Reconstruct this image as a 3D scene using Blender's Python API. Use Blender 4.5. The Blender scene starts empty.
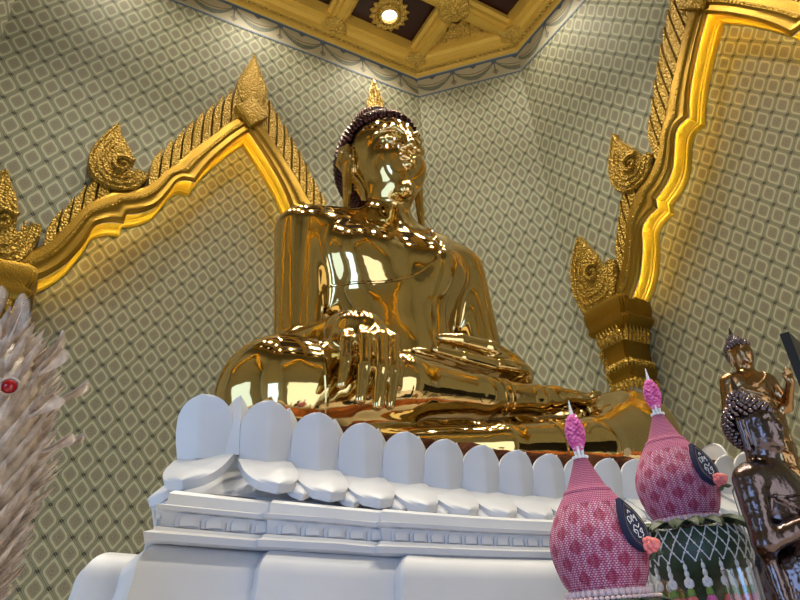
import bpy, math, random
import numpy as np
from mathutils import Matrix, Vector
random.seed(7); rng = np.random.default_rng(7)
C = bpy.context.scene.collection
PI = math.pi
# ------------------------------------------------------------------ room measures (metres, camera eye at the origin)
CX, CY, HALF, FLAT = 2.22, 2.87, 5.526, 3.867
YA, XC, XL, YF = 8.396, 7.746, -3.306, -2.656
ZF, ZT, ZC = -1.65, 10.68, 11.78

# ------------------------------------------------------------------ mesh helper
class MB:
    def __init__(s): s.v, s.f, s.n = [], [], 0
    def add(s, v, f):
        o = s.n; v = [tuple(map(float, p)) for p in v]
        s.v += v; s.n += len(v); s.f += [tuple(i + o for i in q) for q in f]
    def box(s, lo, hi):
        x0, y0, z0 = lo; x1, y1, z1 = hi
        s.add([(x0,y0,z0),(x1,y0,z0),(x1,y1,z0),(x0,y1,z0),(x0,y0,z1),(x1,y0,z1),(x1,y1,z1),(x0,y1,z1)],
              [(3,2,1,0),(4,5,6,7),(0,1,5,4),(1,2,6,5),(2,3,7,6),(3,0,4,7)])
    def loft(s, rings, closed=True, cap=True):
        n = len(rings[0]); v = [p for r in rings for p in r]; f = []
        for i in range(len(rings) - 1):
            for j in range(n if closed else n - 1):
                k = (j + 1) % n
                f.append((i*n+j, i*n+k, (i+1)*n+k, (i+1)*n+j))
        if cap and closed:
            f.append(tuple(range(n - 1, -1, -1))); f.append(tuple((len(rings)-1)*n + j for j in range(n)))
        s.add(v, f)
    def lathe(s, prof, c=(0,0,0), n=32, sq=None):
        rings = []
        for r, z in prof:
            rings.append([(c[0]+r*math.cos(2*PI*j/n), c[1]+r*math.sin(2*PI*j/n), c[2]+z) for j in range(n)])
        s.loft(rings)
    def tube(s, pts, r, n=8, cap=True):
        pts = [Vector(p) for p in pts]; m = len(pts)
        rr = r if hasattr(r, '__len__') else [r]*m
        t0 = (pts[1]-pts[0]).normalized()
        a = Vector((0,0,1)) if abs(t0.z) < .9 else Vector((1,0,0))
        nrm = (a - t0*a.dot(t0)).normalized(); rings = []
        for i in range(m):
            t = (pts[min(i+1,m-1)]-pts[max(i-1,0)]).normalized()
            nrm = (nrm - t*nrm.dot(t)).normalized(); b = t.cross(nrm)
            rings.append([pts[i] + (nrm*math.cos(2*PI*j/n) + b*math.sin(2*PI*j/n))*rr[i] for j in range(n)])
        s.loft(rings, cap=cap)
    def ball(s, c, r, n=10, m=6):
        rx, ry, rz = r if hasattr(r, '__len__') else (r, r, r); rings = []
        for i in range(m+1):
            a = -PI/2 + PI*(i if 0 < i < m else (.02 if i == 0 else m-.02))/m
            rings.append([(c[0]+rx*math.cos(a)*math.cos(2*PI*j/n), c[1]+ry*math.cos(a)*math.sin(2*PI*j/n), c[2]+rz*math.sin(a)) for j in range(n)])
        s.loft(rings)
    def plate(s, poly, d0, d1, rim=0):          # outline in (x, z), thickness along y from d0 (front) to d1; domed rim
        n = len(poly); cx = sum(p[0] for p in poly)/n; cz = sum(p[1] for p in poly)/n
        front = [(p[0], d0, p[1]) for p in poly]; back = [(p[0], d1, p[1]) for p in poly]
        if rim:
            ins = [(cx+(p[0]-cx)*(1-rim), d0-abs(d1-d0)*.35, cz+(p[1]-cz)*(1-rim)) for p in poly]
            s.loft([back, front, ins])
        else: s.loft([back, front])
    def build(s, name, mat, parent=None, smooth=True, matrix=None, angle=40):
        me = bpy.data.meshes.new(name); me.from_pydata(s.v, [], s.f); me.update()
        me.materials.append(mat)
        if smooth:
            me.polygons.foreach_set('use_smooth', [True]*len(me.polygons))
            if angle:
                try: me.set_sharp_from_angle(angle=math.radians(angle))
                except Exception: pass
        o = bpy.data.objects.new(name, me); C.objects.link(o)
        if matrix is not None: o.matrix_world = matrix
        if parent is not None: o.parent = parent
        return o

def tag(o, label=None, cat=None, group=None, kind=None):
    if label: o['label'] = label
    if cat: o['category'] = cat
    if group: o['group'] = group
    if kind: o['kind'] = kind
    return o
def thing(name, label, cat, loc=(0,0,0), rz=0, group=None):
    o = bpy.data.objects.new(name, None); C.objects.link(o); o.empty_display_size = .1
    o.location = loc; o.rotation_euler = (0,0,rz)
    return tag(o, label, cat, group)
def copy_tree(o, parent=None):
    c = o.copy(); C.objects.link(c)
    if parent is not None: c.parent = parent
    for ch in o.children: copy_tree(ch, c)
    return c
def catmull(P, k=4):
    P = [np.array(p, float) for p in P]; out = []
    for i in range(len(P)-1):
        a = P[i-1] if i else 2*P[0]-P[1]; b, c = P[i], P[i+1]; d = P[i+2] if i+2 < len(P) else 2*P[-1]-P[-2]
        for j in range(k):
            t = j/k
            out.append(.5*(2*b+(c-a)*t+(2*a-5*b+4*c-d)*t*t+(3*b-a-3*c+d)*t**3))
    out.append(P[-1]); return [tuple(p) for p in out]

# ------------------------------------------------------------------ materials
def lin(r, g, b):
    f = lambda c: (c/255/12.92) if c/255 <= .04045 else ((c/255+.055)/1.055)**2.4
    return (f(r), f(g), f(b), 1)
srgb = lin
class NT:
    def __init__(s, name):
        s.m = bpy.data.materials.new(name); s.m.use_nodes = True; s.t = s.m.node_tree
        s.b = s.t.nodes['Principled BSDF']
    def n(s, typ, **kw):
        x = s.t.nodes.new(typ)
        for k, v in kw.items(): setattr(x, k, v)
        return x
    def put(s, sock, v):
        if v is None: return
        if hasattr(v, 'is_output'): s.t.links.new(v, sock)
        else: sock.default_value = v
    def math(s, op, a, b=None, c=None):
        x = s.n('ShaderNodeMath', operation=op)
        for i, v in enumerate((a, b, c)): s.put(x.inputs[i], v)
        return x.outputs[0]
    def mix(s, f, a, b):
        x = s.n('ShaderNodeMix', data_type='RGBA'); s.put(x.inputs[0], f); s.put(x.inputs[6], a); s.put(x.inputs[7], b)
        return x.outputs[2]
    def ramp(s, f, stops, interp='LINEAR'):
        x = s.n('ShaderNodeValToRGB'); x.color_ramp.interpolation = interp; e = x.color_ramp.elements
        while len(e) < len(stops): e.new(.5)
        for el, (p, c) in zip(e, stops): el.position = p; el.color = c
        s.put(x.inputs[0], f); return x.outputs[0]
    def obj(s):
        x = s.n('ShaderNodeTexCoord'); return x.outputs['Object']
    def xyz(s, v):
        x = s.n('ShaderNodeSeparateXYZ'); s.put(x.inputs[0], v); return x.outputs
    def noise(s, scale, detail=3, vec=None, rough=.5):
        x = s.n('ShaderNodeTexNoise'); x.inputs['Scale'].default_value = scale; x.inputs['Detail'].default_value = detail
        x.inputs['Roughness'].default_value = rough
        s.put(x.inputs['Vector'], vec if vec is not None else s.obj()); return x.outputs['Fac']
    def voro(s, scale, feature='F1', vec=None):
        x = s.n('ShaderNodeTexVoronoi', feature=feature); x.inputs['Scale'].default_value = scale
        s.put(x.inputs['Vector'], vec if vec is not None else s.obj()); return x.outputs['Distance']
    def bump(s, h, strength=.3, dist=.02):
        x = s.n('ShaderNodeBump'); x.inputs['Strength'].default_value = strength; x.inputs['Distance'].default_value = dist
        s.put(x.inputs['Height'], h); s.t.links.new(x.outputs[0], s.b.inputs['Normal'])
    def set(s, col=None, rough=None, metal=None, **kw):
        s.put(s.b.inputs['Base Color'], col); s.put(s.b.inputs['Roughness'], rough); s.put(s.b.inputs['Metallic'], metal)
        for k, v in kw.items(): s.put(s.b.inputs[k.replace('_', ' ')], v)
        return s
def plain(name, col, rough=.5, metal=0, var=.12, scale=8, bump=0, bscale=60, bdist=.01, **kw):
    t = NT(name); f = t.noise(scale, 4)
    a = tuple(c*(1-var) for c in col[:3])+(1,); b = tuple(min(1, c*(1+var)) for c in col[:3])+(1,)
    t.set(t.ramp(f, [(.3, a), (.7, b)]), rough, metal, **kw)
    if bump: t.bump(t.noise(bscale, 4), bump, bdist)
    return t.m

def wallpaper(name, a, b, u0, v0, tone=1.):
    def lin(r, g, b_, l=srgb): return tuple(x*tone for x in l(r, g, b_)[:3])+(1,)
    t = NT(name); o = t.xyz(t.obj())
    su = t.math('DIVIDE', t.math('SUBTRACT', o[0], u0), a); sv = t.math('DIVIDE', t.math('SUBTRACT', o[2], v0), b)
    fs = t.math('SUBTRACT', t.math('FRACT', t.math('ADD', su, sv)), .5)
    ft = t.math('SUBTRACT', t.math('FRACT', t.math('SUBTRACT', su, sv)), .5)
    A = t.math('ABSOLUTE', fs); B = t.math('ABSOLUTE', ft)
    pn = t.math('POWER', t.math('ADD', t.math('POWER', A, 3.4), t.math('POWER', B, 3.4)), 1/3.4)
    vd = t.math('SUBTRACT', t.math('ABSOLUTE', t.math('SUBTRACT', fs, ft)), t.math('ABSOLUTE', t.math('ADD', fs, ft)))
    vd = t.math('MAXIMUM', vd, 0.); m = t.math('SUBTRACT', pn, t.math('MULTIPLY', t.math('MULTIPLY', vd, vd), .15))
    dots = t.noise(55, 2); m2 = t.math('ADD', m, t.math('MULTIPLY', t.math('SUBTRACT', dots, .5), .03))
    mid = lin(142,138,114); dk = lin(122,117,98); pale = lin(184,183,154); band = lin(138,139,114); edge = lin(112,112,92)
    col = t.ramp(m2, [(0, lin(96,78,70)), (.035, dk), (.07, mid), (.16, dk), (.2, mid), (.275, mid), (.295, pale), (.385, pale), (.40, edge), (.42, band), (.47, lin(152,153,126)), (.49, lin(112,112,92))])
    sp = t.noise(170, 1)
    col = t.mix(t.math('MULTIPLY', t.math('LESS_THAN', m, .275), t.math('GREATER_THAN', sp, .53)), col, lin(154,149,126))
    kn = t.math('MINIMUM', A, B)
    col = t.mix(t.math('GREATER_THAN', kn, .425), col, lin(48,47,40))
    col = t.mix(t.math('GREATER_THAN', kn, .468), col, lin(120,116,98))
    t.set(col, .62, 0.); t.b.inputs['Specular IOR Level'].default_value = .25
    return t.m
def frieze_mat(u0):
    t = NT('painted_frieze'); o = t.xyz(t.obj()); P_ = .954
    f = t.math('FRACT', t.math('DIVIDE', t.math('SUBTRACT', o[0], u0), P_))
    c = t.math('SUBTRACT', f, .5); c2 = t.math('MULTIPLY', t.math('MULTIPLY', c, c), 4.)        # 0 mid-swag, 1 at the anchors
    z = t.math('SUBTRACT', o[2], ZT)
    def band(lo, hi): return t.math('MULTIPLY', t.math('GREATER_THAN', z, lo), t.math('LESS_THAN', z, hi))
    def swag(z0, z1, wd):
        zz = t.math('ADD', t.math('MULTIPLY', c2, z1-z0), z0); d = t.math('ABSOLUTE', t.math('SUBTRACT', z, zz))
        return t.math('LESS_THAN', d, wd)
    base = t.mix(t.noise(9, 3), lin(178,168,138), lin(160,154,130))
    nz = t.noise(40, 2)
    col = t.mix(swag(.17, .50, t.math('ADD', .012, t.math('MULTIPLY', t.math('SUBTRACT', 1., c2), .055))), base, t.mix(t.math('GREATER_THAN', nz, .5), lin(120,122,104), lin(96,104,94)))
    col = t.mix(swag(.30, .50, .012), col, lin(110,96,70))
    sx = t.math('MULTIPLY', t.math('SUBTRACT', .5, t.math('ABSOLUTE', c)), P_)
    dia = t.math('ADD', sx, t.math('MULTIPLY', t.math('ABSOLUTE', t.math('SUBTRACT', z, .2)), .75))
    col = t.mix(t.math('LESS_THAN', dia, .075), col, lin(124,118,104))
    col = t.mix(t.math('MULTIPLY', t.math('LESS_THAN', sx, .012), band(.2, .5)), col, lin(90,92,84))
    col = t.mix(t.math('MULTIPLY', t.math('LESS_THAN', sx, .06), band(.44, .54)), col, lin(84,96,108))
    tri = t.math('LESS_THAN', t.math('ADD', t.math('MULTIPLY', t.math('ABSOLUTE', c), P_), t.math('SUBTRACT', .56, z)), .11)
    col = t.mix(t.math('MULTIPLY', tri, band(.4, .56)), col, lin(78,86,92))
    col = t.mix(band(.53, .60), col, lin(84,104,128)); col = t.mix(band(.60, .8), col, lin(152,160,158))
    dd = t.math('GREATER_THAN', t.math('FRACT', t.math('MULTIPLY', o[0], 22.)), .5)
    col = t.mix(t.math('MULTIPLY', band(.535, .56), dd), col, lin(40,56,84))
    col = t.mix(band(-.02, .045), col, lin(112,130,148)); col = t.mix(t.math('MULTIPLY', band(.005, .032), dd), col, lin(46,60,86))
    t.set(col, .6, 0.); return t.m

def gold_carved(name, col, rough=.4, scale=22, strength=.6, dist=.025, metal=1., crev=.62):
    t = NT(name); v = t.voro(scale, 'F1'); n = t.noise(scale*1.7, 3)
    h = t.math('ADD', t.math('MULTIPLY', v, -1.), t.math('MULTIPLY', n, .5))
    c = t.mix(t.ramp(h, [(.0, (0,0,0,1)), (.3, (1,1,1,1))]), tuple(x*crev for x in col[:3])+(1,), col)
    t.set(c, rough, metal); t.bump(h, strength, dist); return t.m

GOLD = lin(222,176,84)
def polished(name, col, rough, wob=.02, wscale=5):
    t = NT(name); n = t.noise(3, 3)
    t.set(t.ramp(n, [(.3, tuple(c*.93 for c in col[:3])+(1,)), (.7, col)]), t.ramp(n, [(.3, (rough*.7,)*3+(1,)), (.75, (rough*1.4,)*3+(1,))]), 1.)
    t.bump(t.noise(wscale, 2), wob, .05); return t.m
M_STATUE = polished('polished_gold', lin(216,188,130), .06, .08, 6)
M_HAIR = polished('dark_gilded_hair', lin(70,44,40), .22)
M_FLAME = gold_carved('flame_gold', lin(226,184,92), .25, 40, .8, .02)
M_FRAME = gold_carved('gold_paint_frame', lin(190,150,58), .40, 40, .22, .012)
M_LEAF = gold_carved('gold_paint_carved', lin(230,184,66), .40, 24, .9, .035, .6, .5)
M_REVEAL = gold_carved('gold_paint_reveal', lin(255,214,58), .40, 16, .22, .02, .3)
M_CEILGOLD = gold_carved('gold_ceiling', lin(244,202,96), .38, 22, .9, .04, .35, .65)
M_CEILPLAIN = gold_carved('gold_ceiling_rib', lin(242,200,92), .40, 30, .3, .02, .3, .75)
M_MAROON = plain('dark_maroon_lacquer', lin(46,18,20), .28, 0, .1)
M_WHITE = plain('white_plaster', lin(202,202,203), .42, 0, .05, 2.5, .06, 14)
M_WHITE.node_tree.nodes['Principled BSDF'].inputs['Specular IOR Level'].default_value = .35
M_BRONZE = polished('dark_bronze', lin(100,86,84), .2, .12, 30)
M_BRONZEG = polished('gilt_bronze', lin(150,116,78), .2, .12, 30)
M_FLOOR = plain('grey_granite_floor', lin(214,204,194), .2, 0, .08, 30)
M_BLACK = plain('black_plastic', lin(18,18,20), .35, 0, .1)
M_PAPER = plain('white_paper', lin(225,225,222), .6, 0, .03)

# wallpapers, one sheet per wall face
W_A = wallpaper('wallpaper_back', .365, .4718, -1.5747, 8.4476)
W_C = wallpaper('wallpaper_right', .365, .4718, -5.8175, 8.6784)
W_B = wallpaper('wallpaper_corner', .3012, .4712, .5530, 9.3663)
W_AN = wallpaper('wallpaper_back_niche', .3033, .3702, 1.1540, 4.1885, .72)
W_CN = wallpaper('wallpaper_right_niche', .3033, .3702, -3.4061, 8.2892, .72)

# ------------------------------------------------------------------ arch outline (half; distance from the middle, height)
LEDP = 78.
KI = [(0,7.97),(.27,7.6),(.55,7.15),(.70,6.85),(.81,6.57),(.98,6.56),(1.1,6.45),(1.2,6.2),(1.33,5.93),(1.52,5.76),(1.73,5.66),(1.745,5.49),(1.93,5.46),(2.1,5.34),(2.18,5.06),(2.33,4.7),(2.5,4.46),(2.68,4.3)]
KO = [(0,8.49),(.35,8.06),(.68,7.57),(.95,7.17),(1.13,6.86),(1.22,6.72),(1.31,6.58),(1.42,6.38),(1.58,6.2),(1.74,6.12),(1.92,6.04),(2.02,5.96),(2.16,5.8),(2.3,5.6),(2.43,5.33),(2.6,4.96),(2.8,4.72),(3.02,4.6)]
def smooth_half(P):
    segs = [(0,4),(4,10),(10,11),(11,17)]; out = []
    for a, b in segs:
        q = catmull(P[a:b+1], 1 if b-a == 1 else 4)
        out += q if not out else q[1:]
    return out
HI, HO = smooth_half(KI), smooth_half(KO)
def full(h): return [(-w, z) for w, z in reversed(h)] + [(w, z) for w, z in h[1:]]
FI, FO = full(HI), full(HO)

# ------------------------------------------------------------------ setting
def place(rot, loc): return Matrix.Translation(loc) @ Matrix.Rotation(math.radians(rot), 4, 'Z')
SIDES = {'back': (0, (0, YA, 0)), 'right': (-90, (XC, 0, 0)), 'left': (90, (XL, 0, 0)), 'front': (180, (0, YF, 0))}
CEN = {'back': CX, 'right': -CY, 'left': CY, 'front': -CX}
def struct(o): o['kind'] = 'structure'; return o
def wall_with_arch(name, side, mat, matn, door=False):
    rot, loc = SIDES[side]; c = CEN[side]; mtx = place(rot, loc)
    hole = [(c + w + .3*(wo-w), z + .3*(zo-z)) for (w, z), (wo, zo) in zip(FI, FO)]
    l, r = c-FLAT, c+FLAT
    poly = [(l, ZF), (c-3.1, ZF), (c-3.1, 4.36)] + hole + [(c+3.1, 4.36), (c+3.1, ZF), (r, ZF), (r, ZC+.2), (l, ZC+.2)]
    mb = MB(); n = len(poly)
    mb.add([(x, 0, z) for x, z in poly], [tuple(range(n))])
    struct(mb.build('wall_'+name, mat, matrix=mtx, smooth=False))
    mb = MB()
    if not door:
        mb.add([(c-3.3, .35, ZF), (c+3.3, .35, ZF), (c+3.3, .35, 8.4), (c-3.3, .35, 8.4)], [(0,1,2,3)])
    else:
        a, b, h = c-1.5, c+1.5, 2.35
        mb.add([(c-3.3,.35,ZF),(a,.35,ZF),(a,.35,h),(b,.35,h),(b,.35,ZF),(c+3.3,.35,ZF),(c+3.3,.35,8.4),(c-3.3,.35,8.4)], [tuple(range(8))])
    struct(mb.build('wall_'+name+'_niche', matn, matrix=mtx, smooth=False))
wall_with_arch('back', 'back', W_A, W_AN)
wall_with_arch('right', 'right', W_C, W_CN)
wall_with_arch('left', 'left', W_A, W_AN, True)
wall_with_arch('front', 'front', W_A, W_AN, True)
DL = (HALF-FLAT)*math.sqrt(2)
CORN = {'back_right': (-45, (CX+FLAT, YA, 0)), 'back_left': (45, (CX-HALF, CY+FLAT, 0)), 'front_right': (-135, (XC, CY-FLAT, 0)), 'front_left': (135, (CX-FLAT, YF, 0))}
for k, (rot, loc) in CORN.items():
    mb = MB()
    if k == 'front_left': mb.add([(0,0,ZF),(.2,0,ZF),(.2,0,2.2),(DL-.2,0,2.2),(DL-.2,0,ZF),(DL,0,ZF),(DL,0,ZC+.2),(0,0,ZC+.2)], [tuple(range(8))])  # opening added in this unseen wall for the blue corner light
    else: mb.add([(0,0,ZF),(DL,0,ZF),(DL,0,ZC+.2),(0,0,ZC+.2)], [(0,1,2,3)])
    struct(mb.build('wall_'+k, W_B, matrix=place(rot, loc), smooth=False))
oct_ = [(CX-FLAT,YA),(CX+FLAT,YA),(XC,CY+FLAT),(XC,CY-FLAT),(CX+FLAT,YF),(CX-FLAT,YF),(XL,CY-FLAT),(XL,CY+FLAT)]
def octo(i):                                   # the octagon drawn in by i
    t = math.tan(PI/8)*i; f = FLAT-t; h = HALF-i
    return [(CX-f,CY+h),(CX+f,CY+h),(CX+h,CY+f),(CX+h,CY-f),(CX+f,CY-h),(CX-f,CY-h),(CX-h,CY-f),(CX-h,CY+f)]
mb = MB(); mb.add([(x, y, ZF) for x, y in octo(-.5)], [tuple(range(7,-1,-1))]); struct(mb.build('floor', M_FLOOR, smooth=False))
mb = MB(); mb.add([(x, y, ZC) for x, y in octo(-.02)], [tuple(range(8))]); ceiling = struct(mb.build('ceiling', M_MAROON, smooth=False))
# painted frieze under the ceiling
FZ = frieze_mat(1.797)
k = 0
for key, (rot, loc) in list(SIDES.items()) + list(CORN.items()):
    k += 1
    if key in CEN: l, r = CEN[key]-FLAT, CEN[key]+FLAT
    else: l, r = 0, DL
    mb = MB(); mb.add([(l+.004,-.012,ZT),(r-.004,-.012,ZT),(r-.004,-.012,ZT+.74),(l+.004,-.012,ZT+.74)], [(0,1,2,3)])
    struct(mb.build('trim_%d' % k, FZ, matrix=place(rot, loc), smooth=False))
# gold cornice
prof = [(.0,11.30),(.06,11.32),(.10,11.40),(.16,11.40),(.18,11.34),(.24,11.34),(.27,11.42),(.36,11.45),(.40,11.52),(.47,11.52),(.49,11.60),(.52,11.78)]
def ring_sweep(prof):
    mb = MB(); rings = [[(x, y, z) for x, y in octo(i)] for i, z in prof]; mb.loft(rings, cap=False); return mb
struct(ring_sweep(prof).build('cornice', M_CEILPLAIN, ceiling, angle=25))
mb = MB()
for a, b in zip(octo(.14), octo(.14)[1:]+octo(.14)[:1]):
    L = math.hypot(b[0]-a[0], b[1]-a[1]); n = int(L/.11)
    for j in range(n):
        t = (j+.5)/n; mb.ball((a[0]+(b[0]-a[0])*t, a[1]+(b[1]-a[1])*t, 11.385), (.05,.05,.06), 6, 4)
struct(mb.build('cornice_beading', M_CEILGOLD, ceiling))
RL = (1.63, 3.68)
for s in (-1, 1):
    for q in RL:
        for ax in (0, 1):
            pr = [(-.24,11.74),(-.24,11.62),(-.17,11.58),(-.15,11.50),(-.08,11.50),(-.06,11.44),(.06,11.44),(.08,11.50),(.15,11.50),(.17,11.58),(.24,11.62),(.24,11.74)]
            e = HALF-.3 if q < 2 else FLAT-.0
            c0 = (CX if ax == 0 else CY)+s*q; o0 = CY if ax == 0 else CX
            e = HALF-.3 if q < 2 else HALF-.45-(q-FLAT if q > FLAT else 0)
            ring = lambda w: [((c0+u, w, z) if ax == 0 else (w, c0+u, z)) for u, z in pr]
            mb = MB(); mb.loft([ring(o0-e), ring(o0+e)], closed=True); struct(mb.build('coffer_rib', M_CEILPLAIN, ceiling, angle=25))
def boss(x, y, r=.36):
    mb = MB()
    for j in range(8):
        a = j*PI/4; rr = r if j % 2 == 0 else r*.8
        mb.ball((x+rr*math.cos(a)*.62, y+rr*math.sin(a)*.62, 11.47), (.17,.17,.1), 8, 5)
        for q in (-.25, 0, .25):
            mb.tube([(x+rr*.6*math.cos(a+q), y+rr*.6*math.sin(a+q), 11.5), (x+rr*1.18*math.cos(a+q*.8), y+rr*1.18*math.sin(a+q*.8), 11.58)], [.09, .012], 6)
    for j in range(10): mb.ball((x+.12*math.cos(j*.63), y+.12*math.sin(j*.63), 11.40), .06, 7, 4)
    mb.ball((x, y, 11.39), (.09,.09,.1), 8, 5)
    struct(mb.build('rib_boss', M_CEILGOLD, ceiling))
g = [-3.68, -1.63, 1.63, 3.68]
for a in g:
    for b in g: boss(CX+a, CY+b)
for a in g:
    for s in (-1, 1):
        boss(CX+a+(.03 if a>0 else -.03)*0, CY+s*(HALF-.22), .30); boss(CX+s*(HALF-.22), CY+a, .30)
# filigree triangles in the cut corners
for sx, sy in ((1,1),(-1,1),(1,-1),(-1,-1)):
    mb = MB(); ctr = (CX+sx*(FLAT+HALF)/2, CY+sy*(FLAT+HALF)/2); d = Vector((-sx, -sy, 0)).normalized(); tt = Vector((-d.y, d.x, 0))
    pr = [(-1.0,.36),(-.72,.48),(-.6,.60),(-.45,.62),(-.38,.80),(-.24,.76),(-.14,.98),(0,.84),(.14,.98),(.24,.76),(.38,.80),(.45,.62),(.6,.60),(.72,.48),(1.0,.36)]
    v = []
    for z in (11.66, 11.72): v.append([tuple(Vector((ctr[0],ctr[1],z)) + tt*a + d*b) for a, b in pr])
    mb.loft(v)
    for j in range(40):
        a = rng.uniform(-.75,.75); b = .42 + rng.uniform(0,1)*max(0,.42*(1-abs(a)/.8)); p = Vector((ctr[0],ctr[1],11.64)) + tt*a + d*b
        mb.ball(p, (.05,.05,.035), 6, 4)
    struct(mb.build('corner_filigree', M_CEILGOLD, ceiling))
# downlights
t = NT('lamp_lens'); t.set((1,1,1,1), .3, 0.); t.b.inputs['Emission Color'].default_value = lin(255,250,240); t.b.inputs['Emission Strength'].default_value = 4; M_LENS = t.m
def downlight(x, y, label, group=None):
    r = thing('ceiling_downlight', label, 'lamp', (x, y, ZC), 0, group)
    mb = MB(); n = 32; rings = []
    for rad, z, am in ((.40,-.005,.04),(.40,-.05,.04),(.33,-.09,.02),(.27,-.06,0),(.25,-.03,0),(.22,-.11,0),(.17,-.12,0),(.165,-.01,0)):
        rings.append([((rad+am*(1 if j % 2 else -1))*math.cos(2*PI*j/n), (rad+am*(1 if j % 2 else -1))*math.sin(2*PI*j/n), z) for j in range(n)])
    mb.loft(rings, cap=False); mb.build('rosette_ring', M_CEILGOLD, r, angle=25)
    mb = MB(); mb.lathe([(.165,-.012),(.165,-.02),(.12,-.028),(.002,-.032)], n=24); mb.build('lens', M_LENS, r)
    return r
mids = [-4.6, -2.655, 0, 2.655, 4.6]
SPOTS = []
for i, a in enumerate(mids):
    for j, b in enumerate(mids):
        if abs(a) == 4.6 and abs(b) == 4.6 or (a == 0 and b == 0): continue
        if (i, j) == (3, 4): lb, gr = 'gold rosette downlight glowing white in a dark red ceiling panel', None
        elif (i, j) == (4, 3): lb, gr = 'gold rosette downlight cut off by the top edge, right of the lit one', None
        else: lb, gr = 'gold rosette downlight in the dark red ceiling outside the photo', 'downlights beyond the frame'
        downlight(CX+a, CY+b, lb, gr); SPOTS.append((CX+a, CY+b))

# ------------------------------------------------------------------ arches
t = NT('warm_led'); t.set((.8,.7,.5,1), .5, 0.); t.b.inputs['Emission Color'].default_value = (1,.84,.40,1)
gm = t.n('ShaderNodeNewGeometry'); t.put(t.b.inputs['Emission Strength'], t.math('MULTIPLY', gm.outputs['Backfacing'], LEDP)); M_LED = t.m   # the strip shines to one side only, at the reveal
M_COLUMN = plain('white_column', lin(190,182,172), .4, 0, .06, 12)
def lerp(a, b, t): return (a[0]+(b[0]-a[0])*t, a[1]+(b[1]-a[1])*t)
def arch_frame(root, name_full=True):
    prof = [(0,-.09),(-.02,-.11),(0,-.135),(.05,-.155),(.12,-.165),(.22,-.155),(.36,-.15),(.42,-.16),(.47,-.175),(.58,-.175),(.62,-.16),(.78,-.155),(.9,-.15),(1.0,-.12),(1.0,.01)]
    mb = MB(); rings = []
    for a, b in zip(FI, FO):
        r = []
        for tt, d in prof:
            w, z = lerp(a, b, tt); r.append((w, d, z))
        rings.append(r)
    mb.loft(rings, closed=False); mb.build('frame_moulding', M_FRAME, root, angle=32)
    mb = MB(); path = [lerp(a, b, .53) for a, b in zip(FI, FO)]; path2 = []
    for a, b in zip(path, path[1:]):
        L = math.hypot(b[0]-a[0], b[1]-a[1]); n = max(1, int(L/.052))
        path2 += [lerp(a, b, j/n) for j in range(n)]
    for w, z in path2: mb.ball((w, -.168, z), .019, 6, 4)
    mb.build('bead_row', M_LEAF, root)['kind'] = 'stuff'
    mb = MB(); prof = [(.0,-.09),(.15,-.085),(.15,.18),(.11,.20),(.13,.225),(.06,.24),(.02,.29),(.05,.325),(.05,.345)]
    rings = [[(lerp(a,b,tt)[0], d, lerp(a,b,tt)[1]) for tt, d in prof] for a, b in zip(FI, FO)]
    mb.loft(rings, closed=False); mb.build('reveal', M_REVEAL, root, angle=32)
    mb = MB(); mb.loft([[(lerp(a,b,.035)[0], -.086, lerp(a,b,.035)[1]), (lerp(a,b,.012)[0], -.062, lerp(a,b,.012)[1])] for a, b in zip(FI, FO)], closed=False)
    mb.build('led_strip', M_LED, root, angle=0)
def saw_leaf(root, a, b, h, s):
    dx, dz = b[0]-a[0], b[1]-a[1]; ex = 1-.16*.27/max(.1, math.hypot(dx, dz))
    f = lambda u, v: (a[0]+dx*u, a[1]-.12+dz*u+(h+.12)*v)
    pts = [f(.02,0), f(-.02,.4), f(-.01,.70), f(.10,.84), f(.34,.93), f(.62,.98), f(.98,1.05), f(.93,.92), f(.89,.75), f(.89,.45), f(.91,0)]
    mb = MB(); mb.plate([(s*w, z) for w, z in pts], -.11, .0, .14); mb.build('leaf_scale', M_LEAF, root, angle=30)
def leaf(root, w, z, ang, h, wd, s, name='leaf_scale'):
    pts = [(-.5,0),(-.56,.25),(-.5,.5),(-.28,.75),(.1,.92),(.38,1.0),(.30,.82),(.36,.6),(.46,.35),(.5,0)]
    ca, sa = math.cos(ang), math.sin(ang)
    poly = [(w + s*(p[0]*wd*ca - p[1]*h*sa), z + p[0]*wd*sa + p[1]*h*ca) for p in pts]
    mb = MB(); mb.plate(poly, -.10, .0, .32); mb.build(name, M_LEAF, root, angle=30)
def scroll(root, name, poly, ctr, r0, s):
    poly = [(s*w, z) for w, z in catmull(poly + poly[:1], 3)[:-1]]
    mb = MB(); mb.plate(poly, -.14, 0, .16)
    sp = [(s*(ctr[0] - r0*(1-k/26)*math.cos(k*.36+.6)), -.215, ctr[1] + r0*(1-k/26)*math.sin(k*.36+.6)) for k in range(25)]
    mb.tube(sp, [.05*(1-k/40) for k in range(25)], 6)
    # rolled border and tendrils
    cx = sum(p[0] for p in poly)/len(poly); cz = sum(p[1] for p in poly)/len(poly)
    bd = [(cx+(p[0]-cx)*.93, -.165, cz+(p[1]-cz)*.93) for p in poly]; mb.tube(bd+bd[:1], .028, 6)
    for sc_, rr_ in ((.74,.018),(.55,.018)):
        bd = [(ctr[0]*s*.35+cx*.65+(p[0]-cx)*sc_, -.195, ctr[1]*.35+cz*.65+(p[1]-cz)*sc_) for p in poly]; mb.tube(bd[3:26], rr_, 5)
    o = mb.build(name, M_LEAF, root, angle=35)
    return o
S1 = [(2.07,7.30),(2.21,7.02),(2.33,6.72),(2.37,6.45),(2.30,6.2),(2.13,6.04),(1.86,6.02),(1.66,6.12),(1.52,6.40),(1.64,6.42),(1.74,6.36),(1.79,6.42),(1.76,6.55),(1.80,6.72),(1.9,6.9),(2.03,7.1)]
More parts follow.
